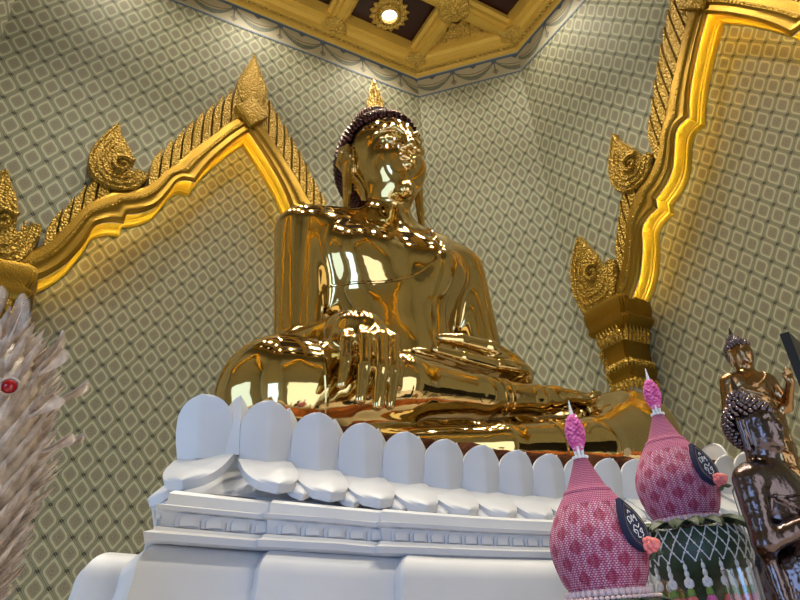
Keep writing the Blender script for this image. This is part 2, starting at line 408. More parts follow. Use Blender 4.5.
S0 = [(3.31,5.93),(3.5,5.66),(3.64,5.36),(3.69,5.0),(3.64,4.68),(3.5,4.42),(2.95,4.42),(2.78,4.72),(2.73,5.12),(2.86,5.02),(2.94,4.9),(3.02,4.96),(3.04,5.12),(3.06,5.3),(3.12,5.5),(3.23,5.72)]
def sq(h, hd, c, z, ch=.16):           # square with stepped corners
    k = ch*h; kd = ch*hd; x, y = c
    return [(x-h+k,y-hd,z),(x+h-k,y-hd,z),(x+h-k,y-hd+kd*.5,z),(x+h-k*.5,y-hd+kd*.5,z),(x+h-k*.5,y-hd+kd,z),(x+h,y-hd+kd,z),(x+h,y+hd,z),(x-h,y+hd,z),(x-h,y-hd+kd,z),(x-h+k*.5,y-hd+kd,z),(x-h+k*.5,y-hd+kd*.5,z),(x-h+k,y-hd+kd*.5,z)]
def column(root, s):
    c = (s*3.07, .04); dy = .70
    mb = MB(); prof = [(.19,2.98),(.21,3.06),(.23,3.115),(.20,3.145),(.22,3.19),(.25,3.25),(.24,3.295),(.20,3.325),(.22,3.37),(.20,3.40),(.22,3.62),(.26,3.78),(.30,3.86),(.27,3.9),(.31,3.94),(.38,3.98),(.43,4.05),(.39,4.12),(.43,4.2),(.44,4.38),(.38,4.44)]
    mb.loft([sq(h, h*.28+.22, c, z) for h, z in prof]); cap = mb.build('capital', M_FRAME, root, angle=30)
    mb = MB()
    for (hh, z0, z1, n) in ((.235,3.70,3.96,7),(.20,3.09,2.90,6),(.215,3.40,3.27,7)):
        hd = hh*.28+.22; up = z1 > z0; o1, o2 = (.04, .085) if up else (.02, .012)
        for j in range(n):
            x = c[0] + (-1+2*(j+.5)/n)*hh; w = hh/n
            mb.tube([(x, c[1]-hd, z0), (x, c[1]-hd-o1, (z0+z1)/2), (x, c[1]-hd-o2, z1)], [w*.8, w, .006], 6)
            for sd in (-1, 1):
                y = c[1] + (-1+2*(j+.5)/n)*hd; w2 = hd/n
                mb.tube([(c[0]+sd*hh, y, z0), (c[0]+sd*(hh+o1), y, (z0+z1)/2), (c[0]+sd*(hh+o2), y, z1)], [w2*.8, w2, .006], 6)
    mb.build('capital_leaves', M_LEAF, cap, angle=40)
    mb = MB(); mb.loft([sq(.165, .24, c, z, .2) for z in (ZF+.0, ZF+.02, 3.0)]); mb.build('column_shaft', M_COLUMN, root, angle=30)
    mb = MB(); r2 = np.random.default_rng(3)
    for j in range(46):
        z = 3.72-j*.021; mb.ball((s*(3.36-.0026*j+r2.uniform(-.05,.06)), -.16+r2.uniform(-.05,.05), z), (.04,.03,.05), 6, 4)
    mb.build('hanging_ornament', M_LEAF, root)
def make_arch(label, side, detail=True):
    rot, loc = SIDES[side]; m = place(rot, loc) @ Matrix.Translation((CEN[side], 0, 0))
    root = thing('gilded_arch', label, 'arch')
    root.matrix_world = m
    arch_frame(root)
    if not detail: return root
    # leaf scales: walk the outer edge
    for s in (-1, 1):
        for (i0, i1, n) in ((1, 17, 9), (44, 60, 5)):
            pass
        acc = [(HO[0], 0.)]; d = 0.
        for a, b in zip(HO, HO[1:]):
            L = math.hypot(b[0]-a[0], b[1]-a[1]); acc += [(lerp(a, b, j/12), d+L*j/12) for j in range(1, 13)]; d += L
        at = lambda q: min(acc, key=lambda e: abs(e[1]-q))[0]
        q = .26
        while q+.27 < d:
            a, b = at(q+.27), at(q)                    # a: outer foot, b: foot nearer the apex
            if not (1.58 < a[0] < 2.14) and a[0] < 2.86: saw_leaf(root, a, b, float(np.interp(a[0], [.2,.9,1.5,2.2,2.7], [.84,.74,.58,.44,.40])), s)
            q += .27
        leaf(root, s*.13, 8.42, .0, .62, .30, -s)
        scroll(root, 'scroll_finial', S1, (1.90, 6.47), .17, s)
        scroll(root, 'scroll_finial', S0, (3.17, 5.08), .17, s)
        column(root, s)
    ap = catmull([(0,9.93),(-.14,9.5),(-.27,9.12),(-.27,8.86),(-.15,8.6),(0,8.5),(.15,8.6),(.27,8.86),(.27,9.12),(.14,9.5),(0,9.93)], 3)[:-1]
    mb = MB(); mb.plate(ap, -.16, -.02, .3); mb.build('apex_flame', M_LEAF, root, angle=35)
    mb = MB(); mb.plate([(0,8.72),(-.30,8.36),(0,8.02),(.30,8.36)], -.24, -.12, .3)
    mb.ball((0,-.25,8.36), (.09,.04,.11), 8, 5)
    for sx in (-1,1):
        for sz in (-1,1): mb.ball((sx*.11,-.24,8.36+sz*.13), (.06,.03,.07), 8, 5)
    mb.build('apex_rosette', M_LEAF, root, angle=35)
    return root
make_arch('gold carved arch with glowing edge on the wall behind the seated statue', 'back')
make_arch('gold carved arch with glowing edge on the right wall, rising beside the statue\'s knee', 'right')
make_arch('gold lit arch on the left side wall outside the photo', 'left', False)
make_arch('gold lit arch on the entrance wall behind the viewer', 'front', False)
#@@PART2
# ------------------------------------------------------------------ lotus pedestal
def sag(x, f): return .05*f*(x-CX)**2
M_PW = M_WHITE
ped = thing('lotus_pedestal', 'white carved lotus pedestal of rounded petals carrying the golden seated statue', 'pedestal', (CX, 3.7, ZF))
def pbuild(mb, name, mat=M_PW, parent=ped, **kw):
    o = mb.build(name, mat, None, **kw); o.parent = parent; o.matrix_parent_inverse = Matrix.Translation((-CX, -3.7, -ZF)); return o
def redent(hw, yf, st=((1.0,0),)):
    """left half of the plan, back to front middle; mirrored"""
    L = [(CX-hw+1.5, 5.0), (CX-hw+.5, 4.0)] + st
    return L + [(2*CX-x, y) for x, y in reversed(L)]
BLK = redent(2.02, 1.93, [(.20,2.62),(.20,2.37),(.31,2.37),(.31,2.04),(.655,2.04),(.655,1.985),(1.125,1.985),(1.125,1.93)])
SQR = redent(1.80, 2.05, [(.50,2.75),(.43,2.25),(.40,2.10),(.72,2.10),(.72,2.075),(1.13,2.075),(1.13,2.05)])
def densify(P, step=.16):
    out = []
    for a, b in zip(P, P[1:]):
        n = max(1, int(math.hypot(b[0]-a[0], b[1]-a[1])/step))
        out += [(lerp(a, b, j/n), j == 0) for j in range(n)]
    out.append((P[-1], True)); return out
def moulding(P, prof, f, n_corner=0, step=.16):
    """prof: (outward offset, z). Mitred along the redented plan, sagging like a hull."""
    D = [p for p, _ in densify(P, step)]; rings = []
    for i, p in enumerate(D):
        a = D[max(i-1,0)]; b = D[min(i+1,len(D)-1)]
        def nr(u, v):
            dx, dy = v[0]-u[0], v[1]-u[1]; l = math.hypot(dx, dy) or 1; return (dy/l, -dx/l)
        n1 = nr(a, p) if i else nr(p, b); n2 = nr(p, b) if i < len(D)-1 else n1
        bx, by = n1[0]+n2[0], n1[1]+n2[1]; l2 = bx*bx+by*by; k = 2/l2 if l2 > .1 else 1
        # plan runs back-left -> front -> back-right, outward is to its right hand
        ring = []
        for o, z in prof: ring.append((p[0]-bx*k*(-o), p[1]-by*k*(-o), z+sag(p[0], f)))
        rings.append(ring)
    mb = MB(); mb.loft(rings, closed=False); return mb
def arc(c, r0, r1, a0, a1, n=8):
    return [(c[0]+r0*math.cos(math.radians(a0+(a1-a0)*k/n)), c[1]+r1*math.sin(math.radians(a0+(a1-a0)*k/n))) for k in range(n+1)]
big = [(-.35,.196),(-.09,.205)] + arc((-.09,.105),.10,.10,90,0,10) + [(.022,.05),(.035,-.1),(.04,-.3),(.03,-.55),(.0,-.8),(-.04,-1.0),(.06,-1.03),(.06,-1.64)]
pbuild(moulding(BLK, big, .45), 'base_block', angle=35)
pbuild(moulding(SQR, [(-.3,.198),(.055,.200),(.07,.206),(.075,.226),(.05,.236),(.045,.246),(.03,.250),(.03,.292),(.045,.297),(.05,.310),(.02,.316),(.015,.350),(.0,.362),(-.3,.367)], .45), 'stepped_moulding', angle=30)
# carved band: a row of small arched leaves
mb = MB(); D = densify(SQR, .074); pts = [p for p, _ in D]
for a, b in zip(pts, pts[1:]):
    dx, dy = b[0]-a[0], b[1]-a[1]; L = math.hypot(dx, dy)
    if L < .04 or a[1] > 4.2: continue
    tx, ty = dx/L, dy/L; nx, ny = ty, -tx; nx, ny = -nx*-1, -ny*-1
    cx0, cy0 = (a[0]+b[0])/2, (a[1]+b[1])/2
    if nx*(cx0-CX)+ny*(cy0-3.7) < 0: nx, ny = -nx, -ny
    for (w, h0, h1, o) in ((.92,.250,.290,.036),(.60,.252,.283,.044),(.28,.254,.276,.036)):
        ring = []
        for u, z in [(-.5,0),(-.5,.62),(-.36,.88),(0,1),(.36,.88),(.5,.62),(.5,0)]:
            ring.append((cx0+tx*u*w*L+nx*o, cy0+ty*u*w*L+ny*o, h0+(h1-h0)*z+sag(cx0,.45)))
        back = [(p[0]-nx*.02, p[1]-ny*.02, p[2]) for p in ring]; mb.loft([back, ring])
pbuild(mb, 'carved_band', smooth=False)
LOT = [(CX-.5, 5.0), (CX-1.15, 4.35), (CX-1.53, 3.4), (CX-1.67, 2.75)] + [(CX-1.72+.36*(1-math.cos(a)), 2.62-.36*math.sin(a)) for a in np.linspace(.2, PI/2, 5)]
LOT = LOT + [(2*CX-x, y) for x, y in reversed(LOT)]
pbuild(moulding(LOT, [(-.35,.66),(-.06,.655),(-.03,.60),(-.03,.50),(-.02,.478),(.03,.43),(.075,.38),(.10,.36),(.09,.345),(-.3,.34)], .75, step=.1), 'lotus_core', angle=40)
mb = MB(); v = [(x, y) for x, y in LOT]
mb.add([(x, y, .595+sag(x,.3)) for x, y in v], [tuple(range(len(v)))]); pbuild(mb, 'top_slab', smooth=False)
def petal_mesh(w, h, lean, thick, tip=0., n=13, m=12, crease=.02, curl=.0):
    """front skin and back skin of a round-topped petal: x across, y outward, z up"""
    mb = MB(); F, B = [], []
    for j in range(m+1):
        t = 1-(1-j/m)**1.9; rf, rb = [], []
        q = max(0., (t-.50)/.50); ww = w*.5*(.94+.06*math.sin(PI*min(t*1.6,1)*.5))*max(0., 1-q**2.5)**.5*(1-tip*q)
        y = lean*t**1.5 + curl*max(0,t-.8)*3
        for i in range(n):
            u = -1+2*i/(n-1); a = abs(u)
            bow = (.012*w/.2*(1-a**3) + crease*(1-a))*(1-.6*max(0,t-.55)/.45)
            rf.append((u*ww, y+bow*(1-.35*t), h*t)); rb.append((u*ww*.985, y+bow*(1-.35*t)-thick*(.6+.4*(1-a)), h*t*.99))
        F.append(rf); B.append(rb)
    nn = n
    mb.loft(F, closed=False); mb.loft([list(reversed(r)) for r in B], closed=False)
    edge_f = [r[0] for r in F] + [r[-1] for r in reversed(F)]; edge_b = [r[0] for r in B] + [r[-1] for r in reversed(B)]
    mb.loft([edge_b, edge_f], closed=False)
    return mb
# stations round the front: (x, y, angle of outward normal from -y, scale)
st = []
fr = np.linspace(.735, 2*CX-.735, 16)
for x in fr: st.append((x, 2.235, 0, 1.0, 0))
st.append((.535, 2.325, -40, 1.13, .0)); st.append((3.82, 2.50, 78, 1.45, .13))
for k, (x, y, a) in enumerate([(.535,2.56,-76),(.59,2.775,-74),(.65,2.985,-72),(.72,3.19,-70),(.80,3.39,-67),(.89,3.585,-64),(.99,3.77,-60),(1.10,3.95,-56),(1.23,4.115,-50)]):
    st.append((x, y, a, 1.0, 0)); st.append((2*CX-x, y+.34, -a, 1.0, .03))
def put(mbs, x, y, ang, z, name, flipz=False, label=None):
    a = math.radians(ang); c, s = math.cos(a), math.sin(a)
    mb = MB()
    vv = []
    for px, py, pz in mbs.v:          # outward of the mesh is +y ; on the front it must be -y
        X, Y = -px, -py
        vv.append((x + c*X - s*Y, y + s*X + c*Y, z + pz))
    mb.add(vv, mbs.f); return pbuild(mb, name, angle=50)
for i, (x, y, ang, sc, dz) in enumerate(st):
    z0 = .482 + sag(x, .78); top = .690 + sag(x, 1.)+dz
    put(petal_mesh(.199*sc, top-z0, .045, .026, .0, crease=.026*sc, curl=.01), x, y, ang, z0, 'upper_petal')
# pointed petals seen in the gaps
for i, (x, y, ang, sc, dz) in enumerate(st):
    if abs(ang) < 1:
        for xx in ([x+.0985] if x < fr[-1]-.01 else [x+.1]) + ([x-.1] if i == 0 else []):
            z0 = .50 + sag(xx, .78); top = .705 + sag(xx, 1.)
            put(petal_mesh(.14, top-z0, .03, .02, .55, n=7, crease=.05), xx, y+.05, ang, z0, 'inner_petal')
    elif abs(ang) > 45:
        z0 = .50 + sag(x, .78); put(petal_mesh(.14, .184+sag(x,.22), .03, .02, .55, n=7, crease=.05), x+(.05 if ang < 0 else -.05), y+.112, ang, z0, 'inner_petal')
def down_petal(w, drop, out, thick=.026, n=13, m=9):
    mb = MB(); F, B = [], []
    for j in range(m+1):
        t = j/m; ww = w*.5*(1 if t < .30 else max(0, 1-((t-.30)/.70)**2.4)**.5)
        rf, rb = [], []
        for i in range(n):
            u = -1+2*i/(n-1); a = abs(u); bow = .014*w/.2*(1-a**2.2)*(.4+.6*t)
            y = out*t; z = -drop*t**1.1
            rf.append((u*ww, y+bow*.5, z+bow*.5)); rb.append((u*ww*.97, y+bow*.4-thick*.4, z-thick+bow*.2))
        F.append(rf); B.append(rb)
    mb.loft(F, closed=False); mb.loft([list(reversed(r)) for r in B], closed=False)
    ef = [r[0] for r in F]+[r[-1] for r in reversed(F)]; eb = [r[0] for r in B]+[r[-1] for r in reversed(B)]
    mb.loft([eb, ef], closed=False); return mb
for i, (x, y, ang, sc, dz) in enumerate(st):
    z0 = .488 + sag(x, .78); a_ = math.radians(ang)
    put(down_petal(.206*sc, .122, .145), x, y-.012*math.cos(a_), ang, z0+.008, 'lower_petal')
    if abs(ang) < 1 and x < fr[-1]-.01: put(down_petal(.12, .128, .135, .018, 7), x+.0985, y+.0, ang, z0-.010, 'small_lower_petal')

# orange cloth lying on the pedestal top
t = NT('orange_brown_cloth'); n = t.noise(14, 5)
t.set(t.ramp(n, [(.3, lin(84,46,22)), (.55, lin(150,88,44)), (.72, lin(186,116,64))]), .85, 0.); t.bump(t.noise(30, 4), .5, .03); M_CLOTH = t.m
mb = MB(); nx, ny = 70, 40; rows = []
from mathutils import noise as mn
for j in range(ny+1):
    r = []
    for i in range(nx+1):
        u = -1+2*i/nx; vv = j/ny; x = CX+u*1.66*(1-.35*vv); y = 2.275+vv*1.75 + .12*max(0, abs(u)-.8)**1*(1-vv)*2
        r.append((x, y, .60+sag(x,.5)+.125*math.exp(-(vv/.075)**2)+.035*mn.noise((x*5, y*7, 0))+.018*mn.noise((x*14, y*16, 3))))
    rows.append(r)
mb.loft(rows, closed=False); tag(mb.build('altar_cloth', M_CLOTH), 'rumpled orange brown cloth spread on the pedestal under the golden statue', 'cloth')

# ------------------------------------------------------------------ implicit modelling for the figures
class SDF:
    def __init__(s): s.p = []
    def cone(s, a, b, ra, rb, k=.05): s.p.append(('c', np.array(a,float), np.array(b,float), ra, rb, k)); return s
    def ell(s, c, r, k=.05, rot=None):
        R_ = np.eye(3) if rot is None else np.array(Matrix.Rotation(rot[1], 3, rot[0])); s.p.append(('e', np.array(c,float), np.array(r,float), R_, None, k)); return s
    def chain(s, pts, rad, k=.02):
        for i in range(len(pts)-1): s.cone(pts[i], pts[i+1], rad[i], rad[i+1], k)
        return s
    @staticmethod
    def prim(q, P):
        if q[0] == 'c':
            a, b, ra, rb = q[1:5]; ba = b-a; l2 = ba@ba; h = np.clip(((P-a)@ba)/l2, 0, 1)
            d = P-a-h[...,None]*ba; return np.sqrt((d*d).sum(-1)) - (ra+(rb-ra)*h)
        c, r, R_ = q[1:4]; d = (P-c)@R_; k0 = np.sqrt(((d/r)**2).sum(-1)); k1 = np.sqrt(((d/(r*r))**2).sum(-1))
        return k0*(k0-1)/np.maximum(k1, 1e-6)
    def bbox(s, q, m):
        if q[0] == 'c':
            r = max(q[3], q[4])+m; return np.minimum(q[1], q[2])-r, np.maximum(q[1], q[2])+r
        r = q[2].max()+m; return q[1]-r, q[1]+r
    def eval(s, P, far=.3):
        out = np.full(len(P), far)
        for q in s.p:
            lo, hi = s.bbox(q, q[5]+.03); idx = np.nonzero(((P >= lo) & (P <= hi)).all(1))[0]
            if len(idx) == 0: continue
            b = s.prim(q, P[idx]); a = out[idx]; k = q[5]
            h = np.maximum(k-np.abs(a-b), 0)/k; out[idx] = np.minimum(a, b)-h*h*k*.25
        return out
    def grad(s, P, e):
        k = np.array([[1,-1,-1],[-1,-1,1],[-1,1,-1],[1,1,1]], float)
        return sum(k[i]*s.eval(P+k[i]*e)[:,None] for i in range(4))/(4*e)
    def project(s, P, e=.004, it=3):
        P = np.array(P, float)
        for _ in range(it):
            d = s.eval(P); g = s.grad(P, e); P = P - np.clip(d,-.06,.06)[:,None]*g/np.maximum((g*g).sum(1), .25)[:,None]
        return P
    def mesh(s, h, newton=1):
        lo = np.min([s.bbox(q, .03)[0] for q in s.p], 0); hi = np.max([s.bbox(q, .03)[1] for q in s.p], 0)
        n = np.ceil((hi-lo)/h).astype(int)+2; D = np.full(n, .3, np.float32)
        ax = [lo[i]+h*np.arange(n[i]) for i in range(3)]
        for q in s.p:
            a, b = s.bbox(q, q[5]+2.5*h); i0 = np.maximum(((a-lo)/h).astype(int), 0); i1 = np.minimum(((b-lo)/h).astype(int)+2, n)
            sl = tuple(slice(i0[k], i1[k]) for k in range(3))
            G = np.stack(np.meshgrid(*[ax[k][sl[k]] for k in range(3)], indexing='ij'), -1)
            bb = s.prim(q, G); aa = D[sl]; k = q[5]; hh = np.maximum(k-np.abs(aa-bb), 0)/k
            D[sl] = np.minimum(aa, bb)-hh*hh*k*.25
        S = D < 0
        c = np.zeros(np.array(n)-1, np.int8)
        offs = [(i,j,k) for i in (0,1) for j in (0,1) for k in (0,1)]
        sub = lambda A, o: A[o[0]:A.shape[0]-1+o[0], o[1]:A.shape[1]-1+o[1], o[2]:A.shape[2]-1+o[2]]
        for o in offs: c += sub(S, o)
        act = (c > 0) & (c < 8); cells = np.argwhere(act); idx = -np.ones(act.shape, np.int64); idx[act] = np.arange(len(cells))
        acc = np.zeros((len(cells), 3)); cnt = np.zeros(len(cells))
        for o1 in offs:
            for axis in range(3):
                if o1[axis]: continue
                o2 = list(o1); o2[axis] = 1
                d1 = D[cells[:,0]+o1[0], cells[:,1]+o1[1], cells[:,2]+o1[2]]; d2 = D[cells[:,0]+o2[0], cells[:,1]+o2[1], cells[:,2]+o2[2]]
                m = (d1 < 0) != (d2 < 0); t = d1[m]/(d1[m]-d2[m]); p = np.tile(np.array(o1, float), (m.sum(), 1)); p[:,axis] += t
                acc[m] += p; cnt[m] += 1
        V = lo + h*(cells + acc/cnt[:,None])
        F = []
        for axis in range(3):
            u, v = (axis+1) % 3, (axis+2) % 3
            a = S.take(range(0, n[axis]-1), axis); b = S.take(range(1, n[axis]), axis); E = np.argwhere(a != b)
            E = E[(E[:,u] > 0) & (E[:,v] > 0) & (E[:,u] < n[u]-1) & (E[:,v] < n[v]-1)]
            ins = S[E[:,0], E[:,1], E[:,2]]
            def cell(du, dv):
                q = E.copy(); q[:,u] -= du; q[:,v] -= dv; return idx[q[:,0], q[:,1], q[:,2]]
            Q = np.stack([cell(1,1), cell(0,1), cell(0,0), cell(1,0)], 1); Q[~ins] = Q[~ins][:, ::-1]
            F.append(Q)
        F = np.concatenate(F); F = F[(F >= 0).all(1)]
        if newton: V = s.project(V, h*.4, newton)
        return V, F
def np_mesh(name, V, F, mat, parent=None, angle=None):
    me = bpy.data.meshes.new(name); me.vertices.add(len(V)); me.vertices.foreach_set('co', np.asarray(V, np.float32).ravel())
    me.loops.add(F.size); me.loops.foreach_set('vertex_index', F.ravel().astype(np.int32)); me.polygons.add(len(F))
    me.polygons.foreach_set('loop_start', np.arange(0, F.size, F.shape[1], dtype=np.int32)); me.polygons.foreach_set('loop_total', np.full(len(F), F.shape[1], np.int32))
    me.update(calc_edges=True); me.validate(); me.polygons.foreach_set('use_smooth', [True]*len(me.polygons)); me.materials.append(mat)
    o = bpy.data.objects.new(name, me); C.objects.link(o)
    if parent is not None: o.parent = parent
    return o

# ------------------------------------------------------------------ giant seated statue; local axes: x across, y back, z up, 1 unit = K metres
K = 1.045
B = SDF()
B.ell((0,.02,1.06), (.66,.50,.40), .1)
B.ell((0,.02,1.45), (.44,.31,.5), .14).ell((0,.0,2.28), (.60,.34,.60), .22).ell((0,-.05,1.75), (.45,.30,.4), .2)
B.cone((-.52,.02,2.65), (.52,.02,2.65), .225, .225, .16)
B.ell((-.28,-.20,2.44), (.29,.17,.22), .16).ell((.28,-.20,2.44), (.29,.17,.22), .16)
B.cone((0,.02,2.6), (0,-.02,3.2), .22, .185, .1)
for s in (-1,1): B.cone((0,.04,2.90), (s*.58,.03,2.72), .17, .17, .14)
# arms
B.cone((-.715,.0,2.64), (-.765,-.06,1.68), .205, .155, .10).cone((-.765,-.08,1.61), (-.86,-1.0,1.365), .165, .108, .05)
B.cone((.715,.0,2.64), (.80,-.06,1.70), .205, .155, .10).cone((.80,-.08,1.60), (.50,-.70,1.40), .165, .10, .05)
# legs: left one below, right one on top
B.cone((.34,-.05,.96), (1.25,-.84,1.0), .34, .33, .12).cone((1.25,-.86,.98), (.58,-1.14,.82), .32, .175, .08).cone((.58,-1.14,.82), (-.10,-1.18,.765), .175, .125, .05)
B.cone((-.10,-1.18,.765), (-.85,-1.05,.745), .125, .10, .05)
B.cone((-.34,-.05,.98), (-1.15,-.88,1.0), .36, .31, .12).cone((-1.15,-.90,1.0), (-.62,-1.10,1.06), .30, .165, .07).cone((-.62,-1.10,1.06), (-.12,-1.07,1.075), .165, .118, .05).cone((-.12,-1.07,1.075), (.34,-1.01,1.13), .118, .085, .04)
# right foot, sole up on the left thigh
B.cone((.34,-1.01,1.13), (.52,-.97,1.165), .088, .085, .04).ell((.62,-.96,1.185), (.24,.10,.058), .04).cone((.72,-.97,1.185), (.88,-.95,1.215), .055, .035, .03)
for i in range(5): B.cone((.82,-1.02+.035*i,1.21), (.905-.012*abs(i-1),-1.015+.033*i,1.232), .026, .020, .010)
# right hand hanging over the shin
W = np.array((-.865,-1.02,1.36))
B.ell((-.885,-1.17,1.275), (.13,.14,.11), .06)
kn = [(-.995,-1.285,1.17),(-.925,-1.325,1.18),(-.85,-1.335,1.19),(-.775,-1.315,1.20)]
tp = [(-1.05,-1.33,.935),(-.98,-1.365,.865),(-.905,-1.375,.845),(-.835,-1.36,.86)]
for a, b, rr in zip(kn, tp, (.030,.033,.035,.033)):
    a, b = np.array(a), np.array(b); mid = a*.5+b*.5+np.array((0,-.02,0))
    B.cone(W, W*.45+a*.55+np.array((0,-.02,.03)), .075, .05, .05).cone(W*.45+a*.55+np.array((0,-.02,.03)), a, .048, rr*1.1, .03)
    B.chain([a, mid, b], [rr*1.1, rr, rr*.7], .008)
B.chain([W+np.array((.06,-.06,-.03)), (-.745,-1.17,1.25), (-.745,-1.29,1.08), (-.775,-1.33,.965)], [.06,.046,.036,.026], .012)
# left hand, palm up in the lap
W2 = np.array((.49,-.74,1.39)); B.ell((.26,-.82,1.365), (.24,.15,.075), .06).cone(W2, (.2,-.82,1.37), .10, .08, .05)
for i, (y, L, zz) in enumerate([(-.955,.40,1.335),(-.885,.47,1.35),(-.815,.49,1.365),(-.745,.45,1.375)]):
    B.chain([(.10,y,zz), (.10-L*.5,y-.01,zz+.012), (.10-L,y+.012*(i-1),zz+.03)], [.046,.042,.028], .012)
B.chain([(.36,-.86,1.42), (.16,-.90,1.475), (-.05,-.885,1.50), (-.18,-.87,1.50)], [.062,.052,.042,.030], .02)
# head
HX = .02
def hd(x, y, z): return (x+HX, y, z)
B.ell(hd(0,.03,3.60), (.335,.42,.43), .06).ell(hd(0,-.09,3.36), (.25,.325,.31), .10).ell(hd(0,-.20,3.15), (.15,.19,.14), .08).ell(hd(0,-.345,3.045), (.075,.06,.06), .05)
for s in (-1,1):
    B.ell(hd(s*.125,-.27,3.33), (.10,.11,.14), .09)
    B.chain([hd(s*.028,-.425,3.56),hd(s*.10,-.405,3.620),hd(s*.175,-.345,3.615),hd(s*.235,-.26,3.55)], [.016,.018,.016,.008], .018)
    B.ell(hd(s*.125,-.335,3.49), (.085,.066,.046), .016)
    B.chain([hd(s*.05,-.395,3.468),hd(s*.125,-.406,3.454),hd(s*.19,-.345,3.480)], [.008,.013,.008], .006)
    B.ell(hd(s*.045,-.418,3.400), (.034,.036,.028), .014)
    B.ell(hd(s*.345,.0,3.50), (.030,.085,.13), .02).cone(hd(s*.345,.0,3.42), hd(s*.35,.0,3.16), .045, .032, .03).cone(hd(s*.35,.0,3.18), hd(s*.36,.02,2.98), .032, .026, .02)
    B.chain([hd(s*.358,.05,3.40),hd(s*.38,.085,3.50),hd(s*.375,.04,3.62),hd(s*.36,-.06,3.59),hd(s*.355,-.075,3.48)], [.02,.024,.024,.02,.014], .012)
B.chain([hd(0,-.405,3.61),hd(0,-.432,3.52),hd(0,-.465,3.435)], [.024,.029,.036], .02).ell(hd(0,-.462,3.415), (.042,.038,.034), .014)
B.chain([hd(-.115,-.345,3.300),hd(-.05,-.412,3.318),hd(0,-.418,3.308),hd(.05,-.412,3.318),hd(.115,-.345,3.300)], [.012,.027,.025,.027,.012], .008)
B.chain([hd(-.09,-.352,3.270),hd(0,-.414,3.252),hd(.09,-.352,3.270)], [.012,.032,.012], .008)
stat = thing('seated_statue', 'giant polished gold seated statue with dark curled hair and flame tipped crown', 'statue', (2.124*K, 3.6*K, .64))
Zs = .64
def to_local(V): V = np.asarray(V, float)*K; V[:,2] -= Zs; return V
V, F = B.mesh(.0135, 2); np_mesh('body', to_local(V), F, M_STATUE, stat)
# dark curls on the head and on the crown knob
mb = MB(); N = 1500; cnt = 0
def curl(p, nrm, r):
    p = Vector(p); nrm = Vector(nrm).normalized(); a = nrm.orthogonal().normalized(); b = nrm.cross(a); rings = []
    for h, q in ((-.5,1.0),(.25,.98),(.85,.6),(1.45,.12)):
        rings.append([tuple(p+nrm*r*h+(a*math.cos(j*PI/4)+b*math.sin(j*PI/4))*r*q) for j in range(8)])
    mb.loft(rings)
hc, hr = np.array((HX,.045,3.61)), np.array((.362,.435,.44))
for i in range(1900):
    zz = 1-2*(i+.5)/1900; a = i*2.399963; d = np.array((math.sqrt(1-zz*zz)*math.cos(a), math.sqrt(1-zz*zz)*math.sin(a), zz)); p = hc+hr*d
    y = p[1]; lim = 3.02 if y > .13 else (3.30+(.13-y)*1.9 if y > -.10 else 3.738+min(0.095, (-.10-y)*.5) - .05*max(0,1-abs(p[0])/.1)*0)
    if p[2] > lim and not (abs(p[0]-HX) > .33 and y < .12 and p[2] < 3.66): curl(to_local([p])[0], d/hr, .0245*K)
uc, ur = np.array((HX,.06,4.00)), np.array((.215,.215,.17))
for i in range(300):
    zz = 1-1.0*(i+.5)/300; a = i*2.399963; d = np.array((math.sqrt(1-zz*zz)*math.cos(a), math.sqrt(1-zz*zz)*math.sin(a), zz)); p = uc+ur*d
    if p[2] > 3.98: curl(to_local([p])[0], d/ur, .0235*K)
for c_, r_, k_ in ((hc, hr, .97),): 
    rings = []
mb.ball(to_local([uc])[0], tuple(ur*K*.97), 20, 12)
hair = mb.build('hair', M_HAIR, stat, angle=60)
mb = MB()
for k_ in range(34):
    q = k_/33; z = 4.15+q*.49; rr = (.082*(1-q)**.8+.008)*(1+.12*math.sin(q*20))
    nn = max(3, int(9*(1-q))+2)
    for j in range(nn):
        a = 2*PI*j/nn + k_*.5; mb.ball(to_local([(HX+rr*math.cos(a), .06+rr*math.sin(a), z)])[0], (.026*(1-.55*q),.026*(1-.55*q),.034*(1-.3*q)), 6, 4)
mb.tube([to_local([(HX,.06,4.1)])[0], to_local([(HX,.06,4.35)])[0], to_local([(HX,.06,4.68)])[0]], [.07,.04,.008], 10)
mb.build('flame_finial', M_FLAME, stat)
# robe: edge line across the chest, shoulder cloth, hems
def surf_line(pts, r, name, k=8, off=0.):
    P_ = B.project(np.array(catmull(pts, k)), .006, 4); mb = MB(); mb.tube(to_local(P_), r, 8); return mb.build(name, M_STATUE, stat)
surf_line([(-.585,-.10,2.16),(-.42,-.36,2.12),(-.2,-.40,2.16),(.05,-.40,2.28),(.28,-.38,2.55),(.36,-.25,2.78),(.37,-.02,2.92)], .012, 'robe_edge')
path = catmull([(.42,.12,2.93),(.42,-.12,2.86),(.38,-.34,2.58),(.30,-.40,2.2),(.22,-.38,1.85),(.16,-.34,1.55)], 8); rows = []
P0 = []
for i, p in enumerate(path):
    w = .12-.02*i/len(path)
    for u in np.linspace(-1,1,9): P0.append((p[0]+u*w, p[1], p[2]))
P1 = B.project(np.array(P0), .006, 4); G = B.grad(P1, .006); G /= np.linalg.norm(G, axis=1)[:,None]
lift = np.tile(np.array([-.004,.012,.014,.014,.014,.014,.014,.012,-.004]), len(path)); P1 = to_local(P1+G*lift[:,None])
mb = MB(); mb.loft([[tuple(P1[i*9+j]) for j in range(9)] for i in range(len(path))], closed=False); mb.build('shoulder_cloth', M_STATUE, stat, angle=60)
mb = MB()
for j in range(9):
    zz = 1.62-.03*j; mb.tube(to_local(B.project(np.array([(.05,-.40,zz-.012),(.11,-.40,zz+.012*(-1)**j),(.17,-.40,zz-.012),(.24,-.38,zz+.012*(-1)**j)]), .006, 4)), .013, 6)
